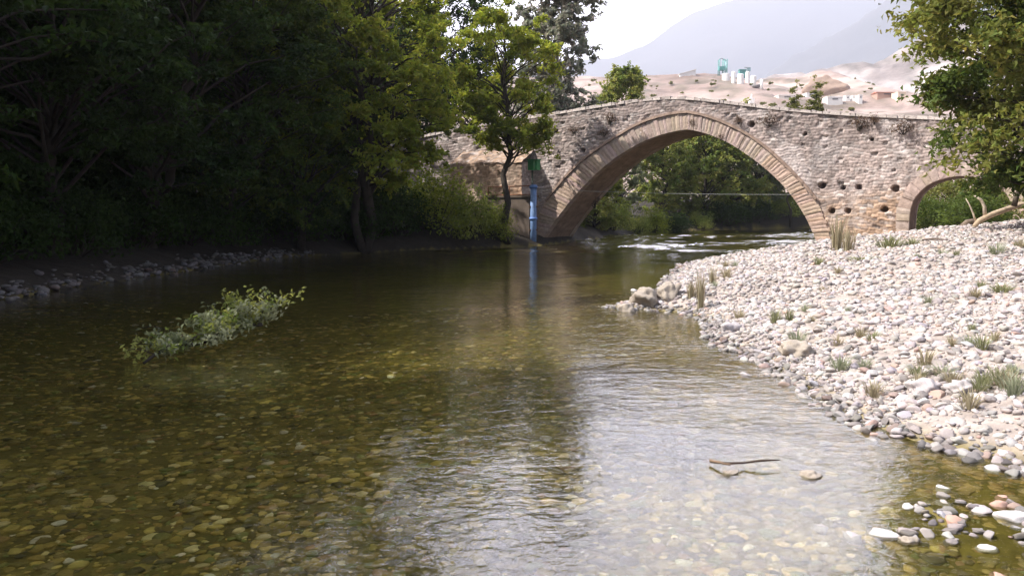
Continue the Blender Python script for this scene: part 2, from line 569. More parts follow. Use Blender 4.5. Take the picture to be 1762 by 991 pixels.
V, F, c = wall_face(0.0, -1, .04, .04)
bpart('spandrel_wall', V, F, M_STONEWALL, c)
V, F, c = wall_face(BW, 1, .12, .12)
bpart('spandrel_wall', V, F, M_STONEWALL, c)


# voussoirs: separate wedge stones in one ring per face
def ring(inn, ext, n, dep0, dep1, tone, seed, joint=.005):
    mb = MB(); r = np.random.default_rng(seed)
    idx = np.linspace(0, len(inn) - 1, n + 1)
    idx[1:-1] += r.uniform(-.25, .25, n - 1) * (idx[1] - idx[0])
    ar = np.arange(len(inn))
    def P(a, i): return np.array([np.interp(i, ar, a[:, 0]), np.interp(i, ar, a[:, 1])])
    for k in range(n):
        a, b = idx[k], idx[k + 1]; g = joint / max(.05, np.linalg.norm(P(inn, a) - P(inn, b))) * (b - a)
        a += g; b -= g
        i0, i1, e1, e0 = P(inn, a), P(inn, b), P(ext, b), P(ext, a)
        ex = r.uniform(-.06, .10); e0 = e0 + (e0 - i0) * ex; e1 = e1 + (e1 - i1) * ex
        sub = 5
        front = dep0 - r.uniform(0, .045)
        q = []
        for v in np.linspace(0, 1, sub):
            for u in np.linspace(0, 1, 3):
                p = (i0 * (1 - u) + i1 * u) * (1 - v) + (e0 * (1 - u) + e1 * u) * v
                edge = min(u, 1 - u, v, 1 - v) < .01
                d = front + (.018 if edge else 0) + .02 * (vnoise(p[0] * 5, p[1] * 5, seed) - .5)
                q.append(wp(p[0], p[1], d))
        q = np.array(q)
        bk = q + B * (dep1 - front)
        f = grid_faces(3, sub); m = len(q)
        per = [0, 1, 2] + [3 * i + 2 for i in range(1, sub)] + [3 * (sub - 1) + 1, 3 * (sub - 1)] + [3 * i for i in range(sub - 2, 0, -1)]
        side = [[per[i], per[i] + m, per[(i + 1) % len(per)] + m, per[(i + 1) % len(per)]] for i in range(len(per))]
        zc = (i0[1] + i1[1]) / 2
        col = np.array(tone) * r.uniform(.86, 1.1) * np.array([1, r.uniform(.94, 1.03), r.uniform(.9, 1.05)])
        if zc > 3.8 and seed == 1:
            col = col * np.array([.92, .97, 1.04])
        mb.add(np.concatenate([q, bk]) - BO, np.concatenate([f, side]), col)
    return mb


mb = ring(IN, EX, 108, -.05, .42, (.49, .37, .295), 1)
link('arch_ring', mb.build('arch_ring', M_VOUSSOIR, False), bridge)
mb = ring(IN, EX, 60, BW - .4, BW + .04, (.42, .32, .25), 2)
link('arch_ring', mb.build('arch_ring', M_VOUSSOIR, False), bridge)
mb = ring(SI, SE, 34, -.045, .35, (.45, .36, .31), 3)
link('small_arch_ring', mb.build('small_arch_ring', M_VOUSSOIR, False), bridge)
mb = ring(SI, SE, 24, BW - .35, BW + .04, (.45, .36, .31), 4)
link('small_arch_ring', mb.build('small_arch_ring', M_VOUSSOIR, False), bridge)

# thin projecting course above the great arch
off = EX.copy(); dn = np.gradient(EX, axis=0); dn = np.stack([-dn[:, 1], dn[:, 0]], -1); dn /= np.linalg.norm(dn, axis=1, keepdims=True)
keep = EX[:, 1] > 2.1
e0 = EX + dn * .03; e1 = EX + dn * .15
e0, e1 = e0[keep], e1[keep]
wob = .025 * (vnoise(np.arange(len(e0)) * .7, np.zeros(len(e0)), 81) - .5)
q = [wp(e0[:, 0], e0[:, 1], -.13 + wob), wp(e1[:, 0], e1[:, 1], -.11 + wob), wp(e1[:, 0], e1[:, 1], np.full(len(e1), .1)), wp(e0[:, 0], e0[:, 1], np.full(len(e0), .1))]
V = np.stack(q, 1).reshape(-1, 3); n = len(e0)
F = np.array([[i * 4 + j, i * 4 + (j + 1) % 4, i * 4 + 4 + (j + 1) % 4, i * 4 + 4 + j] for i in range(n - 1) for j in range(4)])
cc = np.array([.27, .195, .155]) * (.8 + .4 * RNG.random((len(V), 1)))
bpart('hood_course', V, F, M_VOUSSOIR, cc, False)


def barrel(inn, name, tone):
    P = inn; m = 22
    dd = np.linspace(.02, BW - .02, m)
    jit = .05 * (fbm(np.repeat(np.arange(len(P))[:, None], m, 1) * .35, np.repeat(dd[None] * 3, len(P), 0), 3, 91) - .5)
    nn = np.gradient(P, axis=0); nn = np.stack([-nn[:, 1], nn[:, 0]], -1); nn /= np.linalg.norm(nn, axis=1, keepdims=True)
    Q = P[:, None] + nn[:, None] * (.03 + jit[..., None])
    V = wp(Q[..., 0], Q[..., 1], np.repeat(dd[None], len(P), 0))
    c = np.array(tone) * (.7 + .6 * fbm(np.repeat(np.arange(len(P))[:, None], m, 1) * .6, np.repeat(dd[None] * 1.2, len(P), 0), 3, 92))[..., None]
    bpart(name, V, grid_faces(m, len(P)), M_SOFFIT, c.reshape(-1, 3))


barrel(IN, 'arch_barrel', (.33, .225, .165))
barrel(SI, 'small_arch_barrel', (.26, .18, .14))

# road over the bridge and the rough coping stones of both parapets
S = np.linspace(-22, 24, 160)
V = np.stack([wp(S, topz(S) - .35, S * 0 + .3), wp(S, topz(S) - .35, S * 0 + BW - .3)], 1).reshape(-1, 3)
bpart('deck', V, grid_faces(2, len(S)), M_SOFFIT, np.full((len(V), 3), .3))
for dep, sg in ((.0, 1), (BW, -1)):
    mb = MB(); s = -21.5; r = np.random.default_rng(int(10 + dep))
    while s < 23.5:
        L_ = r.uniform(.15, .5); z0, z1 = topz(s), topz(s + L_ - .02)
        hh = r.uniform(.05, .1)
        d0 = dep - sg * (.05 + r.uniform(-.03, .04)); d1 = dep + sg * (.38 + r.uniform(-.05, .05))
        q = [wp(s, z0 - .14, d0), wp(s + L_ - .01, z1 - .14, d0), wp(s + L_ - .01, z1 - .14, d1), wp(s, z0 - .14, d1)]
        t0, t1 = r.uniform(-.06, .05, 2)
        q += [wp(s + .02, z0 + t0 * .6, d0 + sg * .03), wp(s + L_ - .04, z1 + t1 * .6, d0 + sg * .03),
              wp(s + L_ - .04, z1 + t1 * .6 + .02, d1 - sg * .03), wp(s + .02, z0 + t0 * .6 + .02, d1 - sg * .03)]
        col = np.array([.44, .385, .355]) * r.uniform(.7, 1.2)
        q = np.array(q) - BO
        lift = np.array([0, 0, .03])
        mb.add(q + lift, [[0, 1, 5, 4], [1, 2, 6, 5], [2, 3, 7, 6], [3, 0, 4, 7], [4, 5, 6, 7]], col)
        s += L_
    link('coping', mb.build('coping', M_STONEWALL, False), bridge)

# buttress left of the arch, with its own masonry and a sloping top
bs0, bs1, bz = -12.6, -8.25, 4.15
SS, ZZ = np.meshgrid(np.arange(bs0, bs1 + .01, .05), np.arange(-.4, bz, .05))
h, c = masonry(SS + 40, ZZ)
c = c * np.array([1.12, .98, .82])
V = [wp(SS, ZZ, -1.25 - h).reshape(-1, 3)]; F = [grid_faces(SS.shape[1], SS.shape[0])]; CC = [c.reshape(-1, 3)]
n = len(V[0])
DD, Z2 = np.meshgrid(np.arange(-1.25, .05, .05), np.arange(-.4, bz, .05))
h2, c2 = masonry(DD * 1.0 + 70, Z2)
V.append((wp(np.full(DD.shape, bs1), Z2, DD) + h2[..., None] * U).reshape(-1, 3)); F.append(grid_faces(DD.shape[1], DD.shape[0]) + n); CC.append(c2.reshape(-1, 3)); n += len(V[-1])
TS, TD = np.meshgrid(np.linspace(bs0, bs1 + .03, 60), np.linspace(-1.3, .05, 14))
tz = bz - .02 + .55 * (TD + 1.3) + .22 * (fbm(TS * 3, TD * 3, 3, 99) - .5)
V.append(wp(TS, tz, TD).reshape(-1, 3)); F.append(grid_faces(60, 14) + n); CC.append(masonry(TS * 1.3, TD * 1.3 + 2)[1].reshape(-1, 3) * .75)
bpart('buttress', np.concatenate(V), np.concatenate(F), M_STONEWALL, np.concatenate(CC))

# ------------------------------------------------------------------ stones
def ico(level):
    import bmesh
    bm = bmesh.new(); bmesh.ops.create_icosphere(bm, subdivisions=level, radius=1)
    V = np.array([v.co[:] for v in bm.verts]); F = np.array([[v.index for v in f.verts] for f in bm.faces]); bm.free()
    return V, F


ICO = {k: ico(k) for k in (1, 2, 3, 4)}


def stone_shape(level, seed, angular=.3, flat=.55):
    V, F = ICO[level]; r = random.Random(seed)
    off = Vector((r.uniform(0, 99), r.uniform(0, 99), r.uniform(0, 99)))
    planes = []
    for _ in range(7):
        d = Vector((r.gauss(0, 1), r.gauss(0, 1), r.gauss(0, .8))).normalized(); planes.append((d, r.uniform(.46, .82)))
    out = []
    for v in V:
        p = Vector(v)
        for d, k in planes:
            q = p.dot(d)
            if q > k: p = p - d * (q - k) * (.55 + angular)
        p = p * (1 + .22 * mnoise.noise(p * 1.2 + off) + .13 * mnoise.noise(p * 2.7 + off))
        out.append(p)
    V = np.array([p[:] for p in out])
    V *= np.array([1, r.uniform(.62, .9), flat * r.uniform(.75, 1.15)])
    return V, F


SHAPES = {lv: [stone_shape(lv, 100 + k, .16 + .06 * (k % 6), .38 + .05 * (k % 4)) for k in range(14)] for lv in (1, 2, 3)}


def rugged(seed):
    V, F = stone_shape(4, seed, .35, .62)
    r = random.Random(seed + 5); off = Vector((r.uniform(0, 50),) * 3); out = []
    for v in V:
        p = Vector(v); k = mnoise.noise(p * 2.3 + off); q = abs(mnoise.noise(p * 4.6 + off))
        out.append((p * (1 + .30 * k - .28 * q + .05 * mnoise.noise(p * 11 + off)))[:])
    return np.array(out), F


RUGGED = [rugged(400 + k) for k in range(6)]


def rots(n, rng, tilt=.25):
    a = rng.uniform(0, 2 * np.pi, n); tx = rng.normal(0, tilt, n); ty = rng.normal(0, tilt, n)
    ca, sa = np.cos(a), np.sin(a); cx_, sx_ = np.cos(tx), np.sin(tx); cy_, sy_ = np.cos(ty), np.sin(ty)
    Z = np.zeros((n, 3, 3)); Z[:, 0, 0] = ca; Z[:, 0, 1] = -sa; Z[:, 1, 0] = sa; Z[:, 1, 1] = ca; Z[:, 2, 2] = 1
    X = np.zeros((n, 3, 3)); X[:, 0, 0] = 1; X[:, 1, 1] = cx_; X[:, 1, 2] = -sx_; X[:, 2, 1] = sx_; X[:, 2, 2] = cx_
    Y = np.zeros((n, 3, 3)); Y[:, 1, 1] = 1; Y[:, 0, 0] = cy_; Y[:, 0, 2] = sy_; Y[:, 2, 0] = -sy_; Y[:, 2, 2] = cy_
    return X @ Y @ Z


def scatter_mesh(name, P, rad, rot, var, col, mat, lod):
    Vs, Fs, Cs = [], [], []; n = 0
    for lv in np.unique(lod):
        for v in range(14):
            m = (lod == lv) & (var == v)
            if not m.any(): continue
            sv, sf = SHAPES[lv][v]
            Q = np.einsum('nij,kj->nki', rot[m], sv) * rad[m][:, None, None] + P[m][:, None]
            k = len(sv); cnt = m.sum()
            Vs.append(Q.reshape(-1, 3)); Fs.append((sf[None] + (np.arange(cnt) * k)[:, None, None] + n).reshape(-1, 3))
            Cs.append(np.repeat(col[m], k, 0)); n += cnt * k
    return make_mesh(name, np.concatenate(Vs), np.concatenate(Fs), mat, np.concatenate(Cs))


PAL = np.array([[.40, .355, .335], [.46, .42, .40], [.33, .295, .28], [.24, .215, .21], [.54, .505, .49], [.43, .36, .31], [.40, .29, .25], [.40, .36, .385], [.20, .185, .18]])
PALW = np.array([.26, .2, .17, .1, .07, .08, .04, .06, .02])
BEDPAL = np.array([[.23, .17, .040], [.13, .10, .028], [.36, .27, .075], [.12, .13, .034], [.06, .050, .022], [.46, .38, .18], [.24, .14, .055], [.50, .46, .36]])
BEDW = np.array([.26, .22, .16, .12, .12, .05, .05, .02])


def pick(pal, w, n, rng):
    i = rng.choice(len(pal), n, p=w / w.sum())
    return pal[i] * rng.uniform(.8, 1.18, (n, 1)) * rng.uniform(.96, 1.04, (n, 3))


# candidates over the right-hand bank: density falls with distance as the stones run together
cand = []
for (y0, y1, x1, num, r0, r1) in ((3.2, 7.5, 7.5, 4500, .02, .085), (7.5, 12, 9.5, 11000, .02, .09), (12, 18, 12.5, 13000, .028, .10), (18, 26, 16, 13000, .035, .115), (26, 36, 20, 12000, .045, .14)):
    y = RNG.uniform(y0, y1, num); x = XR(y) + RNG.uniform(0, 1, num) ** 1.15 * (x1 - XR(y)) - .22
    r = r0 * (r1 / r0) ** (RNG.random(num) ** 2.4)
    cand.append(np.stack([x, y, r], 1))
# the pebble spit in the shallows
num = 420
x = RNG.normal(2.8, .55, num); y = RNG.normal(5.25, .52, num)
cand.append(np.stack([x, y, .022 + .05 * RNG.random(num) ** 2], 1))
# pebbles along the waterline
num = 900
y = RNG.uniform(5.5, 24, num); x = XR(y) + RNG.normal(-.05, .16, num)
cand.append(np.stack([x, y, .03 + .06 * RNG.random(num) ** 2], 1))
# stones under the land arch
cand = np.concatenate(cand)
zz = terrain_z(cand[:, 0], cand[:, 1])
emerge = zz > -cand[:, 2] * .42
wd = (C0 - np.stack([cand[:, 0], cand[:, 1], zz * 0], 1)) @ B
sandy = (wd < 4.5 * fbm(cand[:, 0] * .5, cand[:, 1] * .5, 3, 19) + .6) & (RNG.random(len(cand)) < .85)
silt = (fbm(cand[:, 0] * .45, cand[:, 1] * .3, 4, 23) > .56) & (cand[:, 0] - XR(cand[:, 1]) > .8) & (RNG.random(len(cand)) < .62) & (cand[:, 2] < .075)
wallside = ~sandy & ~silt & ((np.stack([cand[:, 0], cand[:, 1], zz * 0], 1) - C0) @ B < -.3)
cand, zz = cand[emerge & wallside], zz[emerge & wallside]
px_, py_, dep_ = project(np.stack([cand[:, 0], cand[:, 1], zz], 1))
inf = (px_ > -60) & (px_ < W0 + 60) & (py_ < H0 + 60)
cand, zz, px_, py_, dep_ = cand[inf], zz[inf], px_[inf], py_[inf], dep_[inf]
nC = len(cand)
cP = np.stack([cand[:, 0], cand[:, 1], zz + cand[:, 2] * RNG.uniform(.05, .32, nC)], 1)
cR = rots(nC, RNG, .34); cV = RNG.integers(0, 14, nC); cC = pick(PAL, PALW, nC, RNG)
wetness = np.clip((.075 - zz) / .07, 0, 1)[:, None] * RNG.uniform(.2, .95, (nC, 1))
cC = cC * (1 - .58 * wetness)
seen = cand[:, 2] / dep_ * ((px_ > 0) & (px_ < W0) & (py_ < H0))
order = np.argsort(-seen)
N_IND = 236
ind = order[:N_IND]; rest = order[N_IND:]
lod = np.where(cand[rest, 2] / dep_[rest] * FPX > 9, 2, 1)
me = scatter_mesh('gravel', cP[rest], cand[rest, 2], cR[rest], cV[rest], cC[rest], M_COBBLE, lod)
tag(link('gravel', me), 'pale gravel and small cobbles covering the right bank', 'gravel', kind='stuff')

STONE_MES = {}
def stone_mesh(var, col, lv=3):
    """Shared cobble meshes: one per outline and tone."""
    key = (var, tuple(np.round(np.asarray(col) * 14).astype(int)))
    if key not in STONE_MES:
        V, F = SHAPES[lv][var]
        STONE_MES[key] = make_mesh('cobble', V, F, M_COBBLE, np.asarray(col))
    return STONE_MES[key]


def stone(loc, rad, rot, var, col, label, group=None, cat='stone', name='cobble'):
    o = link(name, stone_mesh(var, col))
    o.matrix_world = Matrix.Translation(Vector(loc)) @ Matrix(rot.tolist()).to_4x4() @ Matrix.Diagonal((rad, rad, rad, 1))
    return tag(o, label, cat, group)


for i in ind:
    x, y, _ = cP[i]
    if (x - XR(np.array([y]))[0]) < .02 and y < 6.6:
        lab, grp = 'small rounded stone standing in the brown shallows at the lower right', 'stones standing in the shallows'
    else:
        lab, grp = 'pale rounded cobble among many on the sunlit bank', 'cobbles on the gravel bank'
    stone(cP[i], cand[i, 2], cR[i], int(cV[i]), cC[i], lab, grp)

# stones one can tell apart: pixel, width in pixels, colour, label
GREY, WHITE, PINKR, TAN, DARK, MID = (.42, .38, .38), (.58, .55, .545), (.45, .29, .23), (.34, .29, .24), (.16, .145, .14), (.40, .365, .36)
special = [
    (1520, 905, 58, WHITE, 'large smooth white egg-shaped stone standing in the shallows', 4, .06),
    (1470, 913, 40, GREY, 'grey angular stone in the water left of the white egg-shaped stone', 1, .05),
    (1414, 899, 28, MID, 'small lone grey stone standing farthest out from the pebble patch', 2, .04),
    (1257, 808, 30, TAN, 'tan stone in the stream against the floating stick', 5, .05),
    (1394, 812, 38, TAN, 'tan stone with a dark wet right side, right of the floating stick', 3, .05),
    (1623, 831, 30, WHITE, 'bright white round stone alone in the brown shallows', 6, .05),
    (1562, 866, 26, WHITE, 'white round pebble behind the egg-shaped stone', 7, .04),
    (1620, 858, 32, GREY, 'pale oval stone below the bright white round one', 8, .03),
    (1724, 848, 30, PINKR, 'reddish brick-coloured stone topmost in the pebble patch', 9, .05),
    (1722, 864, 34, PINKR, 'flat reddish stone just in front of the topmost red one', 10, .04),
    (1690, 872, 40, GREY, 'flat pale stone left of the two reddish stones', 11, .04),
    (1745, 884, 62, WHITE, 'wide white slab stone at the right edge of the frame', 12, .05),
    (1566, 922, 38, TAN, 'tan angular stone just right of the egg-shaped stone', 13, .05),
    (1645, 893, 40, PINKR, 'pinkish long stone in the middle of the pebble patch', 0, .05),
    (1722, 978, 44, PINKR, 'big pale pink stone at the bottom right corner', 1, .08),
    (1490, 938, 18, DARK, 'dark wet stone below the grey angular one', 3, .04),
    (1697, 934, 40, WHITE, 'bright lumpy stone low in the pebble patch', 2, .05),
    (1420, 755, 24, GREY, 'pale stone at the edge of the sky reflection, alone offshore', 4, .04),
    (1500, 752, 24, MID, 'grey stone in the water beside the bank edge', 6, .04),
    (1110, 520, 56, TAN, 'largest rugged boulder on the spit that juts into the river', 9, .22),
    (1078, 530, 40, TAN, 'low rock at the very tip of the spit', 12, .10),
    (1150, 523, 46, TAN, 'flat rugged rock joining the spit to the bank', 3, .12),
    (1255, 568, 48, GREY, 'big rounded lilac-grey boulder at the water edge', 5, .18),
    (1370, 612, 62, TAN, 'tan slab with a dark undercut face on the bank edge', 13, .14),
    (1590, 695, 58, GREY, 'large smooth grey boulder half sunk in the bank', 8, .13),
    (1655, 705, 52, MID, 'wide grey rock with a dark right side beside the grey boulder', 1, .12),
    (1091, 498, 14, WHITE, 'white stone breaking the water beyond the spit', 6, .03),
    (1282, 640, 22, GREY, 'pale stone poking out of the water off the bank', 7, .04),
]
r5 = np.random.default_rng(5)
for (px, py, wpx, col, lab, var, zc) in special:
    p = on_z(px, py, zc * .5)
    rad = wpx / 2 / FPX * p[1] * 1.12
    p[2] = max(terrain_z(p[0], p[1]), -.03) + rad * .16
    rt = rots(1, r5, .1)[0]
    if col is TAN or (wpx > 45 and py < 720):
        V, F = RUGGED[var % 6]
        o = link('boulder', make_mesh('boulder', V, F, M_COBBLE, np.asarray(col)))
        o.matrix_world = Matrix.Translation(Vector(p)) @ Matrix(rt.tolist()).to_4x4() @ Matrix.Diagonal((rad, rad, rad * (1.2 if py < 540 else 1), 1))
        tag(o, lab, 'stone')
    else:
        stone(p, rad, rt, var, col, lab)

# river bed: flat algae-covered stones seen through the water
num = 38000
y = 3.3 + 17 * RNG.random(num) ** 1.35; x = RNG.uniform(-1, 1, num) * (.62 * y + 1.0)
x = np.minimum(x, XR(y) + .1)
m = x > XL(y); x, y = x[m], y[m]; num = len(x)
r = .017 * (.088 / .017) ** (RNG.random(num) ** 1.6) * (1 + y * .03)
z = terrain_z(x, y)
P = np.stack([x, y, np.minimum(z - r * .02, -.012 - r * .34)], 1)
rt = rots(num, RNG, .14)
rt[:, 2, :] *= .55
c = pick(BEDPAL, BEDW, num, RNG)
c *= (1.05 + 1.5 * fbm(x * .6, y * .6, 3, 131))[:, None]
shal = np.clip(1 - (XR(y) - x) / 4.2, 0, 1)[:, None] * .5
c = c * (1 - shal) + pick(PAL, PALW, num, RNG) * .62 * shal
near_r = np.clip(1.1 - (XR(y) - x) / 1.3, 0, 1)[:, None]
c = c * (1 - .8 * near_r) + pick(np.array([[.46, .28, .06], [.54, .37, .13], [.30, .18, .05], [.50, .38, .24]]), np.array([.4, .3, .2, .1]), num, RNG) * .8 * near_r
me = scatter_mesh('riverbed_pebbles', P, r, rt, RNG.integers(0, 14, num), c, M_BED, np.where(y < 9, 2, 1))
tag(link('riverbed_pebbles', me), 'olive and brown algae covered pebbles on the river bed under clear water', 'pebbles', kind='stuff')

# strip of stones at the foot of the left bank, its shade darkened into their colour
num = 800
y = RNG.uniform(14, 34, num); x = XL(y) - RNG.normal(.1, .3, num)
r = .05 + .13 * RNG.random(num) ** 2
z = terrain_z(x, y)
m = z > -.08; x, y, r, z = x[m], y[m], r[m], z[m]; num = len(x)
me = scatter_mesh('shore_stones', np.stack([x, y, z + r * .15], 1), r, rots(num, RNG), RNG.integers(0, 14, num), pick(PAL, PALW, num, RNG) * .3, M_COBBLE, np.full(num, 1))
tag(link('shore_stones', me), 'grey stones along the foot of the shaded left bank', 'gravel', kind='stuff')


# ------------------------------------------------------------------ foliage
def leaves(P, Nn, L_, Wd, rng, col, jit=.25, fold=.18):
    n = len(P)
    Nn = Nn / (np.linalg.norm(Nn, axis=1, keepdims=True) + 1e-9)
    a = rng.normal(0, 1, (n, 3)); a[:, 2] -= .25
    d = a - Nn * (a * Nn).sum(1, keepdims=True); d /= np.linalg.norm(d, axis=1, keepdims=True) + 1e-9
    s = np.cross(Nn, d)
    L_ = (L_ * rng.uniform(.65, 1.3, n))[:, None]; Wd = (Wd * rng.uniform(.7, 1.25, n))[:, None]
    V = np.stack([P - d * L_ * .5, P + s * Wd * .5 + Nn * L_ * fold, P + d * L_ * .5 - Nn * L_ * .1, P - s * Wd * .5 + Nn * L_ * fold], 1)
    F = np.arange(n * 4).reshape(n, 4)
    c = np.repeat(col * rng.uniform(1 - jit, 1 + jit, (n, 1)), 4, 0)
    return V.reshape(-1, 3), F, c


def limb(a, b, rng, n=7, sag=.12, wob=.06):
    a = np.asarray(a, float); b = np.asarray(b, float); t = np.linspace(0, 1, n)[:, None]
    L_ = np.linalg.norm(b - a)
    p = a * (1 - t) + b * t
    p[:, 2] += sag * L_ * np.sin(t[:, 0] * np.pi)
    p[1:-1] += rng.normal(0, wob * L_ * .35, (n - 2, 3))
    return p


GREENS = {'dark': ((.020, .038, .010), (.042, .076, .017)), 'mid': ((.050, .082, .020), (.095, .135, .030)),  # dark: lowered so the wood's shade sits in the leaf colour
          'lit': ((.13, .175, .030), (.27, .31, .06)), 'far': ((.13, .18, .045), (.29, .31, .09)),  # lit and far: raised to paint sunlight onto leaves seen from their shaded side
          'warm': ((.085, .11, .026), (.20, .215, .055)),
          'euc': ((.15, .165, .12), (.28, .28, .22)),
          'olive': ((.11, .125, .035), (.21, .215, .07)), 'dry': ((.22, .18, .09), (.33, .29, .16)),
          'brown': ((.085, .058, .038), (.16, .115, .075)),
          'silver': ((.15, .175, .085), (.29, .31, .19))}


def make_tree(seed, h, r, base=.25, n_clump=70, n_leaf=9000, leaf=(.15, .075), green='dark', lean=(0, 0), flat=.6, tr=.16, profile='round', mat=None, bark=None, clump=(.5, 1.0), stems=1, cover=.9):
    """Trunk-with-limbs mesh and crown mesh, both with the origin at the foot of the trunk."""
    rng = np.random.default_rng(seed)
    wood = MB(); zb = h * base
    paths = []
    for k in range(stems):
        sx, sy = (rng.normal(0, .5, 2) if stems > 1 else (0, 0))
        topp = np.array([lean[0] + sx * h * .12, lean[1] + sy * h * .12, h * (.93 if k == 0 else rng.uniform(.7, .9))])
        p = limb((sx * .15, sy * .15, -.3), topp, rng, 10, 0, .05)
        paths.append(p); wood.tube(p, np.linspace(tr, tr * .18, 10) * (1 if k == 0 else .75), 8)
    def radius(t):
        if profile == 'round': return np.sin(np.pi * np.clip(.12 + .80 * t, 0, 1)) ** .7
        if profile == 'column': return .55 + .45 * np.sin(np.pi * np.clip(.1 + .8 * t, 0, 1))
        if profile == 'top': return .74 + .3 * np.clip(t * 1.4, 0, 1) - .45 * np.clip((t - .8) / .2, 0, 1)
        return 1 - .8 * t
    cl = []
    for i in range(n_clump):
        t = rng.random() ** .9
        z = zb + (h - zb) * t
        p = paths[i % len(paths)]
        ax = np.array([np.interp(z, p[:, 2], p[:, 0]), np.interp(z, p[:, 2], p[:, 1]), z])
        ang = i * 2.39996 + rng.normal(0, .35)
        rr = r * radius(t) * (.28 + .72 * rng.random() ** .55)
        c = ax + np.array([math.cos(ang) * rr, math.sin(ang) * rr, rng.normal(0, .03 * h)])
        cl.append(c)
        zs = max(zb * .75, z - rr * rng.uniform(.35, .9))
        st = np.array([np.interp(zs, p[:, 2], p[:, 0]), np.interp(zs, p[:, 2], p[:, 1]), zs])
        if i % 2 == 0 or rr > .7 * r:
            th = tr * (.34 - .22 * zs / h)
            wood.tube(limb(st, c, rng, 6, .08), np.linspace(th, .012, 6), 5, cap=False)
    cl = np.array(cl)
    per = rng.dirichlet(np.full(n_clump, 4.0)) * n_leaf
    lo, hi = np.array(GREENS[green][0]), np.array(GREENS[green][1])
    Vs, Fs, Cs = [], [], []; n0 = 0
    for c, k in zip(cl, per):
        k = int(max(12, k)); rc = rng.uniform(*clump) * (r / 3.5) ** .35
        # twigs of the clump carry the leaves
        nt = max(4, k // 22)
        tips = rng.normal(0, 1, (nt, 3)) * np.array([rc, rc, rc * flat]) * .62
        which = rng.integers(0, nt, k); f = rng.random(k) ** .6
        P = c + tips[which] * f[:, None] * 1.15 + rng.normal(0, .07 + .05 * rc, (k, 3)) * np.array([1, 1, .7])
        P[:, 2] -= .12 * (np.linalg.norm(tips[which], axis=1) * f) ** 2
        N_ = rng.normal(0, .6, (k, 3)) + np.array([0, 0, .75]) + tips[which] * .35
        col = lo + (hi - lo) * np.clip(rng.normal(.5, .28), 0, 1)
        colk = np.tile(col, (k, 1)) * rng.uniform(.9, 1.1, (k, 3))
        V, F, C_ = leaves(P, N_, leaf[0], leaf[1], rng, colk)
        Vs.append(V); Fs.append(F + n0); Cs.append(C_); n0 += len(V)
    crown = make_mesh('crown', np.concatenate(Vs), np.concatenate(Fs), mat or M_LEAF, np.concatenate(Cs), False)
    trunk = wood.build('trunk', bark or M_BARK, True, False)
    return trunk, crown


def gz(x, y): return float(terrain_z(np.array(x), np.array(y)))


def place_tree(ms, x, y, rz, label, group=None, name='tree', cat='tree', sc=1.0, z=None):
    t = empty(name, (x, y, (gz(x, y) if z is None else z) - .05), rz); t.scale = (sc, sc, sc)
    link('trunk', ms[0], t); link('crown', ms[1], t)
    return tag(t, label, cat, group)


# left bank wood: kinds shared among the trees
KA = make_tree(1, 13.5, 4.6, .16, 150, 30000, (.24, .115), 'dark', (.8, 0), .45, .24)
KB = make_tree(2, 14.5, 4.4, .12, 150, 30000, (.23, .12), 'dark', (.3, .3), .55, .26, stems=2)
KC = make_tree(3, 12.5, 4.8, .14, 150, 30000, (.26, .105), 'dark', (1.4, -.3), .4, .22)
KD = make_tree(4, 17.0, 4.2, .17, 230, 46000, (.24, .125), 'lit', (.6, -.2), .55, .26, 'round', M_LEAFLIT, stems=2, clump=(.4, .8))
KM = make_tree(9, 13.5, 4.4, .12, 170, 28000, (.24, .125), 'mid', (.9, .1), .5, .24, mat=M_LEAFLIT, stems=2)
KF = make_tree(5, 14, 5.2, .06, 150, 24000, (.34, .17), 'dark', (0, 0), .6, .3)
G_LEFT = 'trees of the shaded left bank wood'
front = [
    (KC, -14.2, 3.0, .3, 'dark broadleaf tree of the shaded wood on the left bank', G_LEFT),
    (KC, -13.4, 4.0, 2.0, 'dark broadleaf tree of the shaded wood on the left bank', G_LEFT),
    (KA, -13.3, 7.4, 1.1, 'dark broadleaf tree of the shaded wood on the left bank', G_LEFT),
    (KB, -14.0, 13.5, 2.1, 'dark broadleaf tree of the shaded wood on the left bank', G_LEFT),
    (KC, -13.4, 18.0, -.25, 'leftmost dark tree at the water, its sprays hanging low over the stony edge', None),
    (KA, -12.2, 22.6, .1, 'dark spreading tree second along the left shore, layered drooping sprays', None),
    (KB, -11.7, 27.2, .9, 'dark twin-stemmed tree third along the left shore', None),
    (KM, -10.2, 31.2, .0, 'dark leaning tree overhanging the middle of the left shore', None),
    (KM, -8.4, 33.8, 2.6, 'tree with two dark bare stems and bright gaps between them', None),
]
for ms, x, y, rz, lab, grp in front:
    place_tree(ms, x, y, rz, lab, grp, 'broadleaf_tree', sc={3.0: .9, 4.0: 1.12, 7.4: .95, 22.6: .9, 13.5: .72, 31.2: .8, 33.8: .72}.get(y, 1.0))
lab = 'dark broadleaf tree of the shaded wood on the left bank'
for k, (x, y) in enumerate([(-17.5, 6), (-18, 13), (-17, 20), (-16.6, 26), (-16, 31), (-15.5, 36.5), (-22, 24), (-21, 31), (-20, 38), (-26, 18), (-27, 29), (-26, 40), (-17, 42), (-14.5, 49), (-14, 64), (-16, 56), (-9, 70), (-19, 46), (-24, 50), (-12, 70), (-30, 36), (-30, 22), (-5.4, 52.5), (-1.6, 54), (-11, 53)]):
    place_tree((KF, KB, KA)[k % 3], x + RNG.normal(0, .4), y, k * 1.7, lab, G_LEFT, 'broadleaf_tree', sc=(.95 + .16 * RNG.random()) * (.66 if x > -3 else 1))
place_tree(KD, -6.2, 35.6, .4, 'tall sunlit tree with bright green crown at the end of the left wood', None, 'broadleaf_tree')
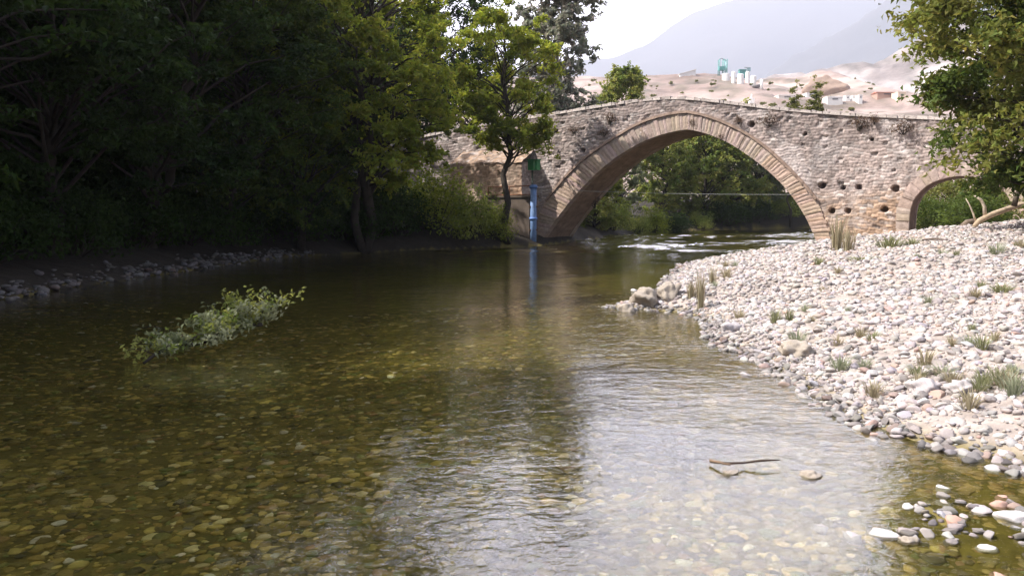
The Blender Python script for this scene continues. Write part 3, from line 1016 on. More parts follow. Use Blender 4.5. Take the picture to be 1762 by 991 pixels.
KE = make_tree(8, 10.4, 2.5, .44, 110, 20000, (.22, .11), 'lit', (-.3, -.2), .6, .19, 'column', M_LEAFLIT, clump=(.35, .65))
place_tree(KE, -.15, 40.6, .2, 'slender yellow-green tree with curved trunk standing before the bridge pier', None, 'broadleaf_tree')

# tall grey tree behind the bridge, and trees beyond the arch
EU = make_tree(11, 17.4, 2.35, .10, 200, 30000, (.38, .17), 'euc', (.2, 0), .95, .28, 'column', M_EUC, M_BARKPALE, (.5, .9), 2)
place_tree(EU, 2.8, 58, .5, 'tall grey-green columnar tree rising behind the left half of the bridge', None, 'eucalyptus_tree')
B1 = make_tree(12, 8.2, 3.5, .03, 95, 13000, (.30, .17), 'far', (0, 0), .8, .2)
B2 = make_tree(13, 7.6, 3.3, .03, 95, 13000, (.30, .17), 'silver', (0, 0), .8, .2)
B3 = make_tree(14, 8.6, 3.3, .03, 95, 13000, (.31, .17), 'far', (0, 0), .8, .2)
G_BACK = 'trees beyond the arch'
for k, (x, y, s) in enumerate([(5.2, 54, .6), (8.0, 62.5, .6), (12, 68, .72), (15.8, 70.5, .92), (18.2, 72.5, 1.06), (21.2, 75, .86), (24, 77, .74), (27.5, 79, .66), (31.5, 80, .7), (19.5, 82, 1.0), (25, 86, .9), (14, 78, .95), (33, 88, .95), (36, 82, .8)]):
    ms = (B1, B2, B3, B1, B3, B2, B1)[k % 7]
    place_tree(ms, x, y, k * 2.3, 'bushy green tree in the bank of foliage seen through the main arch', G_BACK, 'bushy_tree', sc=s, z=max(.4, gz(x, y)))
Y1 = make_tree(15, 11.3, 1.8, .5, 130, 20000, (.24, .13), 'far', (0, 0), .8, .14, clump=(.4, .7))
place_tree(Y1, 8.6, 66, 0, 'yellow-green rounded tree showing above the parapet left of the crown', None, 'broadleaf_tree', z=.8)
Y2 = make_tree(16, 11.0, 1.2, .4, 45, 3000, (.22, .11), 'olive', (0, 0), .9, .1, 'cone', clump=(.35, .6))
place_tree(Y2, 24.6, 70, 0, 'small wispy tree showing above the parapet right of the crown', None, 'broadleaf_tree', z=.8)
place_tree(Y2, 23.0, 70.5, 2.0, 'low yellowish treetop just left of the wispy tree above the parapet', None, 'broadleaf_tree', .93, z=.5)

# big tree leaning in from the right
RT = make_tree(21, 13.2, 6.2, .09, 300, 85000, (.21, .10), 'warm', (-.6, 0), .6, .3, 'top', clump=(.5, 1.0))
place_tree(RT, 15.6, 21.2, .3, 'big leafy tree hanging into the right of the view over the bank', None, 'broadleaf_tree')
RT2 = make_tree(22, 10.5, 4.2, .1, 100, 14000, (.2, .09), 'dark', (-.3, 0), .55, .24)
place_tree(RT2, 19.4, 25.5, 1.3, 'dark tree standing behind the big right-hand tree', None, 'broadleaf_tree')
RT3 = make_tree(23, 5.6, 2.7, .2, 80, 14000, (.22, .08), 'mid', (-.6, -.3), .5, .12)
place_tree(RT3, 14.6, 23.2, .3, 'young feathery tree low under the big right-hand tree', None, 'broadleaf_tree', sc=1.12)


def make_bush(seed, r, h, n=2500, leaf=(.12, .06), green='dark', blades=0, flat=.8, mat=None):
    rng = np.random.default_rng(seed); Vs, Fs, Cs = [], [], []; n0 = 0
    lo, hi = np.array(GREENS[green][0]), np.array(GREENS[green][1]); wood = MB()
    nc = max(7, n // 110)
    for k in range(nc):
        a = rng.uniform(0, 2 * np.pi); q = rng.random() ** .5; el = rng.random()
        c = np.array([math.cos(a) * q * r * (1 - .45 * el), math.sin(a) * q * r * (1 - .45 * el), h * (.12 + .78 * el)])
        rc = .26 * r + .12
        m = n // nc
        P = c + rng.normal(0, .55, (m, 3)) * np.array([rc, rc, rc * flat]); P[:, 2] = np.abs(P[:, 2])
        N_ = rng.normal(0, .7, (m, 3)) + np.array([0, 0, .6])
        col = lo + (hi - lo) * np.clip(rng.normal(.5, .3), 0, 1)
        V, F, C_ = leaves(P, N_, leaf[0], leaf[1], rng, np.tile(col, (m, 1)))
        Vs.append(V); Fs.append(F + n0); Cs.append(C_); n0 += len(V)
        wood.tube(limb((c[0] * .15, c[1] * .15, -.1), c, rng, 5, .05), np.linspace(.018 + .006 * r, .006, 5), 5, cap=False)
    f = make_mesh('foliage', np.concatenate(Vs), np.concatenate(Fs), mat or M_LEAF, np.concatenate(Cs), False)
    return wood.build('stems', M_BARK, True, False), f


def place_bush(ms, x, y, rz, label, group=None, name='shrub', cat='shrub', sc=(1, 1, 1), z=None):
    t = empty(name, (x, y, (gz(x, y) if z is None else z) - .03), rz); t.scale = sc
    link('stems', ms[0], t); link('foliage', ms[1], t)
    return tag(t, label, cat, group)


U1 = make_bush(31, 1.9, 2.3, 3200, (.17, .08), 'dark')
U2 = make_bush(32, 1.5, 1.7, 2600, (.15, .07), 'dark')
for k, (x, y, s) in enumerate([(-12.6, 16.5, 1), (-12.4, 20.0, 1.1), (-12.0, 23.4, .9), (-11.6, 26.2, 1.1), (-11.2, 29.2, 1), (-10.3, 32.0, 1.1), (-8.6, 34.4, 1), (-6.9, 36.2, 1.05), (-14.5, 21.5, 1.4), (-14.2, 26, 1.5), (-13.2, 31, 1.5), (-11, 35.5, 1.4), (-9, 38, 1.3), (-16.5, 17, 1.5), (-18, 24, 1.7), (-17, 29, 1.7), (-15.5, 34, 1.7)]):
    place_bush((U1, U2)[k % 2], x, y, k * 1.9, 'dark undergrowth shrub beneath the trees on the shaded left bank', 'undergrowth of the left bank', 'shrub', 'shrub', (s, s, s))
L1 = make_bush(33, 1.35, 2.2, 2800, (.16, .055), 'lit', flat=1.1, mat=M_LEAFLIT)
L2 = make_bush(34, 1.2, 1.6, 2400, (.15, .055), 'far', flat=1.1, mat=M_LEAFLIT)
place_bush(U1, -6.0, 37.4, 0, 'dark bush over the water at the foot of the last tree in the left wood', sc=(1.2, 1.1, 1.2))
place_bush(U2, -4.9, 38.6, 2, 'dark low bush next to the bright green shrub', sc=(1.1, 1.1, 1.2))
place_bush(L1, -3.5, 39.2, 0, 'bright green sunlit shrub at the water where the left wood ends', sc=(1.35, 1.2, 1.3))
place_bush(L2, -1.9, 39.9, 1, 'olive green shrub between the bright shrub and the concrete platform', sc=(1.3, 1.1, 1.5))
place_bush(L1, -.55, 40.5, 2, 'tangled low shrub at the foot of the curved tree trunk', sc=(.85, .75, .75))
place_bush(L2, -5.2, 41.4, 2, 'pale weedy shrub higher on the bank behind the bright shrub', sc=(1.3, 1.2, 1.2))
place_bush(L2, 6.4, 55.5, 2, 'leafy shrub behind the left foot of the main arch', sc=(1.2, 1.2, 1.3))
place_bush(L1, 10.3, 61.5, 2, 'sunlit reedy shrub on the far shore seen through the arch', sc=(1.3, 1.2, .8))
for k, (x, y, q) in enumerate([(12.0, 63.2, 1.0), (14.6, 66.3, .9), (17.4, 69.3, 1.1), (20.4, 71.6, 1.0), (23.4, 73.2, 1.1), (27.0, 75, 1.1), (30.5, 76.3, 1.2), (8.6, 59, .9)]):
    place_bush((U2, L2, U1)[k % 3], x, y, k * 1.4, 'low shrub along the far shore beneath the trees beyond the arch', 'shrubs along the far shore', sc=(q * 1.2, q, q * .85))
# shrubs seen through the land arch
S1 = make_bush(35, 1.6, 2.6, 3200, (.17, .08), 'olive')
S2 = make_bush(36, 1.5, 1.6, 2800, (.16, .07), 'mid')
place_bush(S1, 24.2, 42.5, 0, 'yellow-green shrub seen through the small arch', sc=(1.1, 1.1, 1.15))
place_bush(S2, 20.4, 41.6, 2, 'pale green weedy shrub just inside the left jamb of the small arch', sc=(.9, .9, 1))
place_bush(S1, 23.0, 45, 2, 'tall shrub between the low green shrub and the bushy trees', sc=(1.2, 1.2, 1.1))
place_bush(S2, 22.3, 41.2, 0, 'low green shrub at the left side of the small arch opening')
place_bush(S2, 25.6, 40.2, 1, 'shadowy shrub at the right side of the small arch opening', sc=(1.1, 1.1, 1.2))
place_tree(B3, 28, 50, 1, 'bushy tree farther off behind the shrubs of the small arch', None, 'bushy_tree', sc=.8)
place_tree(B1, 22.5, 52, 2, 'dark bushy tree closing the view through the small arch', None, 'bushy_tree', sc=.7)
place_bush(S2, 16.2, 29.8, 1, 'tangled dry shrub beside the driftwood under the right-hand tree', sc=(.9, .8, .7))
place_bush(S1, 19.0, 29.5, 1, 'leafy shrub behind the driftwood at the right edge', sc=(.9, .9, .7))


# ------------------------------------------------------------------ grass tufts and weeds on the bank
def make_tuft(seed, r, h, n=160, green='olive', wd=.010, stiff=.5):
    rng = np.random.default_rng(seed)
    lo, hi = np.array(GREENS[green][0]) * .9 + .06, np.array(GREENS[green][1]) * .9 + .08
    a = rng.uniform(0, 2 * np.pi, n); q = rng.random(n) ** .7 * r
    b = np.stack([np.cos(a) * q * .5, np.sin(a) * q * .5, np.zeros(n) - .02], 1)
    hh = h * rng.uniform(.4, 1.05, n)
    d = np.stack([np.cos(a), np.sin(a), a * 0], 1) * (q * (1 - stiff) + .02)[:, None] + rng.normal(0, .12 * r, (n, 3)) * [1, 1, 0]
    m = b + d * .5 + np.stack([0 * a, 0 * a, hh * .6], 1); t = b + d * 1.5 + np.stack([0 * a, 0 * a, hh], 1)
    s = np.stack([-np.sin(a), np.cos(a), a * 0], 1) * wd
    s = s * rng.uniform(.6, 1.3, (n, 1))
    V = np.stack([b - s, b + s, m + s * .8, m - s * .8, t], 1).reshape(-1, 3)
    i = np.arange(n)[:, None] * 5
    col = np.repeat(lo + (hi - lo) * rng.random((n, 1)), 5, 0)
    return make_mesh('grass_tuft', V, [i + [0, 1, 2, 3], i + [3, 2, 4]], M_GRASS, col, False)


T = {g: [make_tuft(40 + k + 10 * j, .16, .26, 110, g, .005) for k in range(2)] for j, g in enumerate(('olive', 'dry', 'silver'))}
TALL = make_tuft(77, .10, .75, 60, 'dry', .006, .85)
tufts = [
    (1335, 556, 30, 36, 'olive', 'olive tuft, the left one of two side by side amid the bank'),
    (1358, 553, 22, 34, 'olive', 'narrow upright tuft close to the right of the olive one'),
    (1372, 592, 46, 34, 'silver', 'grey-green weed clump behind the tan undercut slab'),
    (1440, 594, 34, 26, 'dry', 'dry brownish tuft right of the grey-green clump'),
    (1502, 586, 34, 24, 'olive', 'sparse olive tuft on the pale stones, mid bank'),
    (1487, 634, 40, 26, 'silver', 'greyish weed low on the bank above the waterline'),
    (1580, 648, 44, 34, 'olive', 'leafy weed clump on the bank, left of a wide thin one'),
    (1622, 648, 60, 26, 'silver', 'wide thin weed patch between two leafy clumps'),
    (1686, 680, 44, 42, 'olive', 'dense round green-brown tuft near the right edge'),
    (1742, 690, 70, 56, 'silver', 'tall grey-green weed clump at the right edge of the frame'),
    (1715, 440, 46, 26, 'silver', 'grey-green weed high on the far part of the bank'),
    (1620, 458, 26, 24, 'silver', 'small grey weed on the far bank, left of a higher one'),
    (1722, 508, 60, 22, 'olive', 'flat yellowish grass patch beside a thin dark stick'),
    (1597, 540, 30, 20, 'silver', 'little weed in the middle of the pale stones'),
    (1570, 420, 34, 22, 'olive', 'bright grass tuft at the corner of the small arch'),
    (1530, 428, 70, 30, 'olive', 'broad green grass clump at the foot of the bridge wall'),
    (1440, 432, 40, 62, 'dry', 'tall straw-coloured weeds against the right foot of the great arch'),
    (1460, 434, 36, 44, 'olive', 'greenish weeds beside the straw ones at the arch foot'),
    (1480, 449, 60, 12, 'olive', 'low yellow grass strip on the sandy crest before the bridge'),
    (1205, 540, 26, 70, 'dry', 'dry reeds standing at the neck of the stony spit'),
    (1226, 495, 22, 40, 'olive', 'short green reed clump behind the dry reeds'),
    (1250, 480, 30, 30, 'dry', 'sparse dry stalks on the bank beyond the green reeds'),
    (1190, 505, 30, 34, 'dry', 'straw stalks at the water beyond the spit'),
    (1490, 985, 70, 30, 'olive', 'green water weed at the bottom edge beside the pebble patch'),
]
for i, (px, py, wpx, hpx, g, lab) in enumerate(tufts):
    p = on_z(px, py, .0)
    for _ in range(12):
        p = on_z(px, py, gz(p[0], p[1]) if p[1] < 60 else 0.3)
    if not (2 < p[1] < 40): p = at(px, py, 30)
    ww = wpx / FPX * p[1]; hh = hpx / FPX * p[1]
    me = TALL if 'dry reeds' in lab or 'straw' in lab else T[g][i % 2]
    o = link('grass_tuft', me, None, (p[0], p[1], gz(p[0], p[1])))
    h0 = .75 if me is TALL else .32; w0 = .26 if me is TALL else .4
    o.scale = (1.25 * ww / w0, 1.25 * ww / w0, 1.1 * hh / h0); o.rotation_euler = (0, 0, i * 1.3)
    tag(o, lab, 'grass tuft')

WEED = [make_tuft(130 + k, .15, .24, 80, g, .006) for k, g in enumerate(('dry', 'silver', 'olive', 'dry'))]
rw = np.random.default_rng(77); k = 0
while k < 34:
    px, py = rw.uniform(1200, 1755), rw.uniform(450, 730)
    p = on_z(px, py, 0)
    for _ in range(8): p = on_z(px, py, gz(p[0], p[1]))
    if not (6 < p[1] < 32) or p[0] - XR(np.array([p[1]]))[0] < .35: continue
    o = link('weed', WEED[k % 4], None, (p[0], p[1], gz(p[0], p[1]) + .02)); q = rw.uniform(.4, .95)
    o.scale = (q * 1.2, q * 1.2, q); o.rotation_euler = (0, 0, k * 2.2)
    tag(o, 'small sparse dry weed growing between the cobbles of the bank', 'weed', 'dry weeds between the cobbles'); k += 1

# plants rooted in the bridge wall
WP = make_bush(51, .30, .36, 260, (.09, .035), 'brown'); WD = make_bush(52, .34, .42, 380, (.09, .035), 'brown')
wallp = [(1049, 203, 1.1, 'bushy dark plant rooted in the upper wall left of the arch crown', 0), (1040, 227, .8, 'small plant on the wall just below a bushy one', 1),
         (988, 221, .8, 'reddish withered plant hanging on the wall above the left haunch', 1), (1190, 211, .7, 'weed rooted just above the point of the great arch', 0),
         (1325, 205, 1.1, 'brownish plant beneath the parapet over the right haunch', 1), (1272, 205, .8, 'weed growing from the wall beside the round hole', 0),
         (1478, 211, 1.2, 'dark plant beneath the parapet, mid right of the wall', 0), (1555, 217, 1.2, 'wide brown plant beneath the parapet near the right-hand tree', 1),
         (1505, 205, .8, 'small weed close under the coping at the right', 0), (1240, 235, .6, 'small weed on the right shoulder of the arch ring', 0),
         (1060, 330, 1.3, 'leafy plant sprouting inside the arch by the left foot', 0)]
for k, (px, py, s, lab, v) in enumerate(wallp):
    q = to_wall(px, py); dep = -.05
    if 'inside the arch' in lab:
        q = np.array([IN[np.argmin(abs(IN[:NI * 4, 1] - 2.2)), 0], 2.2]); dep = 3.0
    p = wp(q[0], q[1] - .18 * s, dep)
    place_bush((WP, WD)[v], p[0], p[1], k * 2.1, lab, 'plants on the bridge wall', 'wall_plant', 'plant', (s, s, s), p[2])

# ------------------------------------------------------------------ leafy branch stranded in the river
br = empty('fallen_branch', (-4.1, 11.7, 0.0))
tag(br, 'leafy fallen branch stranded in the dark water on the left', 'branch')
rng = np.random.default_rng(61); mb = MB(); Vs, Fs, Cs = [], [], []; n0 = 0
a, b = np.array([-4.62, 10.55, .02]), np.array([-3.78, 12.75, .2])
spine = limb(a, b, rng, 9, .03, .05)
mb.tube(spine - np.array([-4.1, 11.7, 0]), np.linspace(.02, .035, 9), 6)
for k in range(90):
    t = rng.random() ** .6; c = np.array([np.interp(t, np.linspace(0, 1, 9), spine[:, j]) for j in range(3)])
    hgt = .12 + .46 * t ** 1.5
    e = c + np.array([rng.normal(0, .22 + .10 * t), rng.normal(0, .22), hgt * rng.uniform(.15, 1)])
    mb.tube(limb(c, e, rng, 5, .1) - np.array([-4.1, 11.7, 0]), np.linspace(.008, .003, 5), 4, cap=False)
    m = rng.integers(26, 44)
    P = c + (e - c) * rng.random((m, 1)) ** .5 + rng.normal(0, .05, (m, 3)); P[:, 2] = np.maximum(P[:, 2], .015)
    N_ = rng.normal(0, .6, (m, 3)) + np.array([-.3, -.2, .6])
    lo, hi = (np.array(q) for q in GREENS['silver' if rng.random() < .5 else 'far'])
    V, F, C_ = leaves(P - np.array([-4.1, 11.7, 0]), N_, .095, .042, rng, np.tile(lo + (hi - lo) * rng.random(), (m, 1)))
    Vs.append(V); Fs.append(F + n0); Cs.append(C_); n0 += len(V)
link('stem', mb.build('stem', M_BARK, True, False), br)
link('foliage', make_mesh('foliage', np.concatenate(Vs), np.concatenate(Fs), M_LEAF, np.concatenate(Cs), False), br)

# floating stick and driftwood
mb = MB(); z0 = .03
pts = [on_z(1222, 794, .02), on_z(1250, 797, .05), on_z(1280, 796, .03), on_z(1310, 792, .05), on_z(1342, 791, .05)]
c = np.mean(pts, 0); c[2] = 0
mb.tube(np.array(pts) - c, [.007, .010, .008, .010, .004], 7, (.075, .05, .035))
mb.tube(np.array([pts[0] + [0, 0, .01], pts[1] + [.02, -.03, .0]]) - c, [.012, .009], 6, (.22, .15, .10))
tag(link('stick', mb.build('stick', M_DRIFT), None, tuple(c)), 'long dark stick floating in the stream against a tan stone', 'stick')
mb = MB()
p = [at(1584, 478, 22), at(1602, 482, 21.7), at(1626, 497, 21)]
p = [np.array([q[0], q[1], gz(q[0], q[1]) + .12]) for q in p]; c = p[1].copy()
mb.tube(np.array(p) - c, [.02, .025, .012], 6, (.12, .09, .07))
tag(link('stick', mb.build('stick', M_DRIFT), None, tuple(c)), 'thin dark stick lying on the pale stones of the bank', 'stick')

Dd = 27.0
log = empty('driftwood_log', tuple(at(1690, 382, Dd)))
tag(log, 'bleached driftwood trunk with forked branches lying atop the gravel bank', 'driftwood')
O = at(1690, 382, Dd)
mb = MB()
pts = np.array([at(1676, 390, Dd), at(1685, 380, Dd), at(1705, 370, Dd + .1), at(1730, 361, Dd + .3), at(1755, 353, Dd + .5), at(1790, 346, Dd + .8)])
mb.tube(pts - O, [.07, .085, .09, .085, .08, .07], 9, (.44, .34, .24))
link('trunk', mb.build('trunk', M_DRIFT), log)
for pts, r_ in (([(1695, 372), (1694, 355), (1688, 344), (1675, 336)], [.065, .055, .045, .02]), ([(1679, 384), (1675, 368), (1668, 352), (1662, 342)], [.035, .03, .022, .012]), ([(1745, 355), (1750, 335), (1757, 320)], [.09, .08, .06])):
    mb = MB(); q = np.array([at(a, b, Dd + .1) for a, b in pts])
    mb.tube(q - O, r_, 7, (.56, .48, .38) if r_[0] < .08 else (.10, .08, .06))
    link('branch', mb.build('branch', M_DRIFT), log)
mb = MB(); a_ = at(1655, 395, 28.5); q = np.array([at(1652, 393, 28.5), at(1664, 384, 28.5), at(1680, 380, 28.6)])
mb.tube(q - a_, [.10, .12, .09], 8, (.16, .12, .09))
tag(link('driftwood_stump', mb.build('driftwood_stump', M_DRIFT), None, tuple(a_)), 'dark piece of driftwood behind the lower end of the bleached trunk', 'driftwood')

# ------------------------------------------------------------------ gauging post by the pier
def wallpt(px, py, dep):
    d = ray(px, py); o = np.array([0, 0, CAM_H]); t = (C0 + dep * B - o).dot(B) / d.dot(B)
    return o + d * t


DP = -1.75
plat0 = wallpt(838, 338, DP); plat1 = wallpt(918, 338, DP)
w = (plat1 - plat0).dot(U); ctr = (plat0 + plat1) / 2
pl = empty('concrete_platform', (ctr[0], ctr[1], 0))
tag(pl, 'brown concrete platform built against the bridge pier', 'platform')
mb = MB(); mb.box((0, 0, (plat0[2] - .5) / 2), (w, .85, plat0[2] + .5), axes=np.array([U, B, [0, 0, 1]]))
link('block', mb.build('block', M_CONC, False, False), pl)
mb = MB(); mb.box((0, 0, plat0[2] - .02), (w + .12, .97, .1), axes=np.array([U, B, [0, 0, 1]]))
link('slab', mb.build('slab', M_CONC, False, False), pl)
O = np.array([ctr[0], ctr[1], 0])
ra = empty('railing', (ctr[0], ctr[1], plat0[2] + .03)); O = np.array([ctr[0], ctr[1], plat0[2] + .03])
tag(ra, 'rusty two-bar railing on the edge of the concrete platform', 'railing')
A_, B_ = wallpt(840, 322, DP - .4), wallpt(914, 320, DP - .4)
for dz in (0, -.42):
    mb = MB(); mb.tube(np.array([A_ + [0, 0, dz], (A_ + B_) / 2 + [0, 0, dz - .01], B_ + [0, 0, dz]]) - O, .028, 7)
    link('rail', mb.build('rail', M_RUST, True, False), ra)
for t in (0, .5, 1):
    q = A_ * (1 - t) + B_ * t
    mb = MB(); mb.tube(np.array([[q[0], q[1], plat0[2]], q + [0, 0, .02]]) - O, .03, 7)
    link('post', mb.build('post', M_RUST, True, False), ra)

pb = wallpt(918, 405, DP - .35); pt = wallpt(918, 318, DP - .35)
pp = empty('gauge_pipe', (pt[0], pt[1], 0)); O = np.array([pt[0], pt[1], 0])
tag(pp, 'blue vertical pipe standing in the water beside the bridge pier', 'pipe')
mb = MB(); mb.tube(np.array([[0, 0, -.4], [0, 0, 1.4], [0, 0, pt[2]]]), .155, 16, (.19, .30, .53))
link('tube', mb.build('tube', M_PAINT), pp)
for z_ in (pt[2] - .18, 1.25):
    mb = MB(); mb.tube(np.array([[0, 0, z_], [0, 0, z_ + .12]]), .20, 16, (.13, .24, .55)); link('flange', mb.build('flange', M_PAINT), pp)
for z_ in (.75, 1.9):
    mb = MB(); mb.box((0, .16, z_), (.42, .5, .05), col=(.16, .10, .07)); link('bracket', mb.build('bracket', M_RUST, False, False), pp)
mb = MB(); mb.tube(np.array([[-.05, .25, .3], [-.05, .25, 3.9]]), .05, 8, (.10, .12, .10)); link('mast', mb.build('mast', M_PAINT), pp)
gb = wallpt(919, 293, DP - .2)
bx = empty('gauge_box', tuple(gb)); bx.rotation_euler = (0, 0, -BA)
tag(bx, 'green metal box on the mast above the blue pipe', 'box')
mb = MB(); mb.box((0, 0, .24), (.5, .36, .48), col=(.05, .27, .10)); link('case', mb.build('case', M_PAINT, False), bx)
mb = MB(); mb.box((0, 0, .50), (.58, .44, .05), col=(.06, .30, .12)); link('lid', mb.build('lid', M_PAINT, False), bx)
mb = MB(); mb.box((.10, -.185, .25), (.025, .02, .42), col=(.35, .55, .38)); link('hinge_strip', mb.build('hinge_strip', M_PAINT, False), bx)
mb = MB()
for sx in (-.22, 0, .22): mb.tube(np.array([[sx, -.15, .5], [sx * .3, -.05, .86]]), .012, 5, (.06, .07, .06))
mb.tube(np.array([[-.25, -.15, .7], [.25, -.15, .72]]), .010, 5, (.06, .07, .06))
link('cage', mb.build('cage', M_PAINT), bx)

# cable across the river
c0 = wallpt(930, 326, DP - .1); c1 = wallpt(1398, 335, -.14)
t = np.linspace(0, 1, 30)[:, None]; q = c0 * (1 - t) + c1 * t; q[:, 2] -= .08 * np.sin(t[:, 0] * np.pi)
V, F = tube(q - c0, .008, 6)
tag(link('cable', make_mesh('cable', V, list(F.values()), surf_mat('cable_steel', (.34, .34, .33), .7, 5, .1, 0, spec=.2)), None, tuple(c0)), 'thin pale cable strung across the river below the arch', 'cable')

# ------------------------------------------------------------------ hills, mountains and what stands on them
def ridge(name, prof, D, y0, y1, nx, ny, col, rough_, seed, mat=M_HILL, sharp=1.0, colvar=.25):
    """A hill whose skyline is given as (pixel, row) at distance D, sloping down to the near side and away behind."""
    pr = np.array(prof, float)
    X = np.linspace((pr[0, 0] - 881) / FPX * D, (pr[-1, 0] - 881) / FPX * D, nx)
    rowz = np.array([at(p, r_, D)[2] for p, r_ in pr])
    H = np.interp(X, (pr[:, 0] - 881) / FPX * D, rowz)
    Y = np.r_[np.linspace(y0, D, ny), np.linspace(D, y1, ny // 2)[1:]]
    GX_, GY_ = np.meshgrid(X, Y)
    t = np.where(GY_ <= D, (GY_ - y0) / (D - y0), 1 - (GY_ - D) / (y1 - D))
    S_ = np.clip(t, 0, 1) ** sharp
    nz = fbm(GX_ / rough_[0], GY_ / rough_[0], 5, seed) - .5
    gul = np.abs(fbm(GX_ / rough_[0] * 1.7 + nz, GY_ / rough_[0] * .6, 4, seed + 9) - .5) * 2
    fine = fbm(GX_ / rough_[0] * 8, GY_ / rough_[0] * 8, 4, seed + 40) - .5
    Z = H[None] * S_ + rough_[1] * .35 * fine * np.sqrt(S_) + rough_[1] * (nz * 1.2 + gul * .8 - .4) * np.sqrt(S_) * (.25 + .75 * np.abs(t * (1.0 - t)) * 4 + .1) + 1.0
    cn = fbm(GX_ / rough_[0] * 2, GY_ / rough_[0] * 2, 5, seed + 20)[..., None]
    cn = sstep(.3, .7, cn)
    c = np.array(col[0]) * (1 - cn) + np.array(col[1]) * cn
    scrub = sstep(.52, .68, fbm(GX_ / rough_[0] * 6, GY_ / rough_[0] * 4, 5, seed + 30))[..., None] * colvar
    c = c * (1 - scrub) + np.array(col[2]) * scrub
    if name == 'hill':
        tr = np.abs((Z / (rough_[1] * 1.6) + 1.5 * nz) % 1.0 - .5)
        c = c * (1 - .28 * sstep(.10, .03, tr))[..., None] * .86
        rock = sstep(.60, .74, fbm(GX_ / rough_[0] * 2.6, GY_ / rough_[0] * 1.5, 5, seed + 50))[..., None]
        c = c * (1 - .35 * rock) + np.array([.20, .165, .15]) * .35 * rock
    o = link(name, make_mesh(name, np.stack([GX_, GY_, Z], -1), grid_faces(nx, len(Y)), mat, c.reshape(-1, 3)))
    tag(o, kind='structure')
    return X, Y, Z


def zat(hm, x, y):
    X, Y, Z = hm
    i = np.clip(np.searchsorted(X, x), 1, len(X) - 1); j = np.clip(np.searchsorted(Y, y), 1, len(Y) - 1)
    return float(Z[j, i])


near_hill = ridge('hill', [(-600, 190), (300, 160), (800, 138), (1000, 136), (1060, 135), (1120, 135), (1190, 131), (1240, 133), (1300, 139), (1350, 138), (1385, 131), (1412, 124), (1440, 136), (1475, 158), (1520, 166), (1600, 172), (1800, 180), (2400, 200)],
                  300, 118, 760, 320, 60, ((.27, .20, .17), (.45, .35, .31), (.13, .12, .085)), (40, 5.0), 201, colvar=.6)
ridge('hill', [(900, 190), (1240, 150), (1310, 140), (1345, 130), (1400, 120), (1440, 111), (1490, 106), (1530, 88), (1570, 66), (1640, 40), (1760, 10), (2200, 0), (2800, 60)],
      700, 420, 1100, 220, 90, ((.27, .23, .22), (.52, .46, .44), (.14, .13, .12)), (90, 20.0), 221, colvar=.6)
ridge('mountain', [(1180, 170), (1290, 140), (1370, 92), (1450, 40), (1530, -5), (1600, -40), (1800, -70), (2300, -50), (3000, 60)],
      4000, 2400, 5600, 200, 80, ((.055, .062, .07), (.095, .095, .098), (.03, .042, .035)), (600, 150.0), 241)
ridge('mountain', [(-900, 150), (200, 190), (800, 150), (960, 118), (1030, 103), (1095, 82), (1130, 60), (1160, 38), (1192, 16), (1240, 6), (1290, -2), (1330, -6), (1400, -18), (1500, -26), (1700, -26), (2400, 20), (3000, 60)],
      6000, 4100, 7600, 260, 80, ((.055, .062, .07), (.095, .095, .098), (.03, .042, .035)), (950, 170.0), 261)


def hill_at(px, py, d0=135, d1=299):
    """Where the line of sight through a pixel meets the bare hill."""
    for D_ in np.arange(d0, d1, .5):
        p = at(px, py, D_)
        if zat(near_hill, p[0], p[1]) >= p[2]: return p, D_
    p = at(px, py, d1); p[2] = zat(near_hill, p[0], p[1]); return p, d1


def house(px, py, wpx, hpx, D, wall, roof, label, name='house', gable=False, base_drop=1.0):
    p, D = hill_at(px, py); w = wpx / FPX * D; h = hpx / FPX * D; dp = max(4.0, w * .6)
    e = empty(name, (p[0], p[1] + dp / 2, p[2])); tag(e, label, 'building' if name != 'house' else 'house')
    mb = MB(); mb.box((0, 0, h / 2 - base_drop), (w, dp, h + base_drop * 2), col=wall); link('wall', mb.build('wall', M_WHITE, False), e)
    mb = MB()
    zt = h
    if gable:
        V = np.array([[-w * .54, -dp * .55, zt], [w * .54, -dp * .55, zt], [w * .54, dp * .55, zt], [-w * .54, dp * .55, zt], [-w * .5, 0, zt + h * .5], [w * .5, 0, zt + h * .5]])
        mb.add(V, {4: np.array([[0, 1, 5, 4], [2, 3, 4, 5]]), 3: np.array([[1, 2, 5], [3, 0, 4]])}, roof)
        mb.box((0, 0, zt + .05), (w * 1.06, dp * 1.08, .1), col=roof)
    else:
        mb.box((0, 0, zt + .12), (w * 1.04, dp * 1.04, .24), col=roof)
    link('roof', mb.build('roof', M_WHITE, False), e)
    nwin = max(1, int(w / 4))
    for k in range(nwin):
        mb = MB(); mb.box((-w / 2 + w * (k + .5) / nwin, -dp / 2 - .02, h * .55), (w / nwin * .35, .06, h * .35), col=(.10, .10, .11)); link('window', mb.build('window', M_WHITE, False), e)
    return e


WW = (.78, .77, .75)
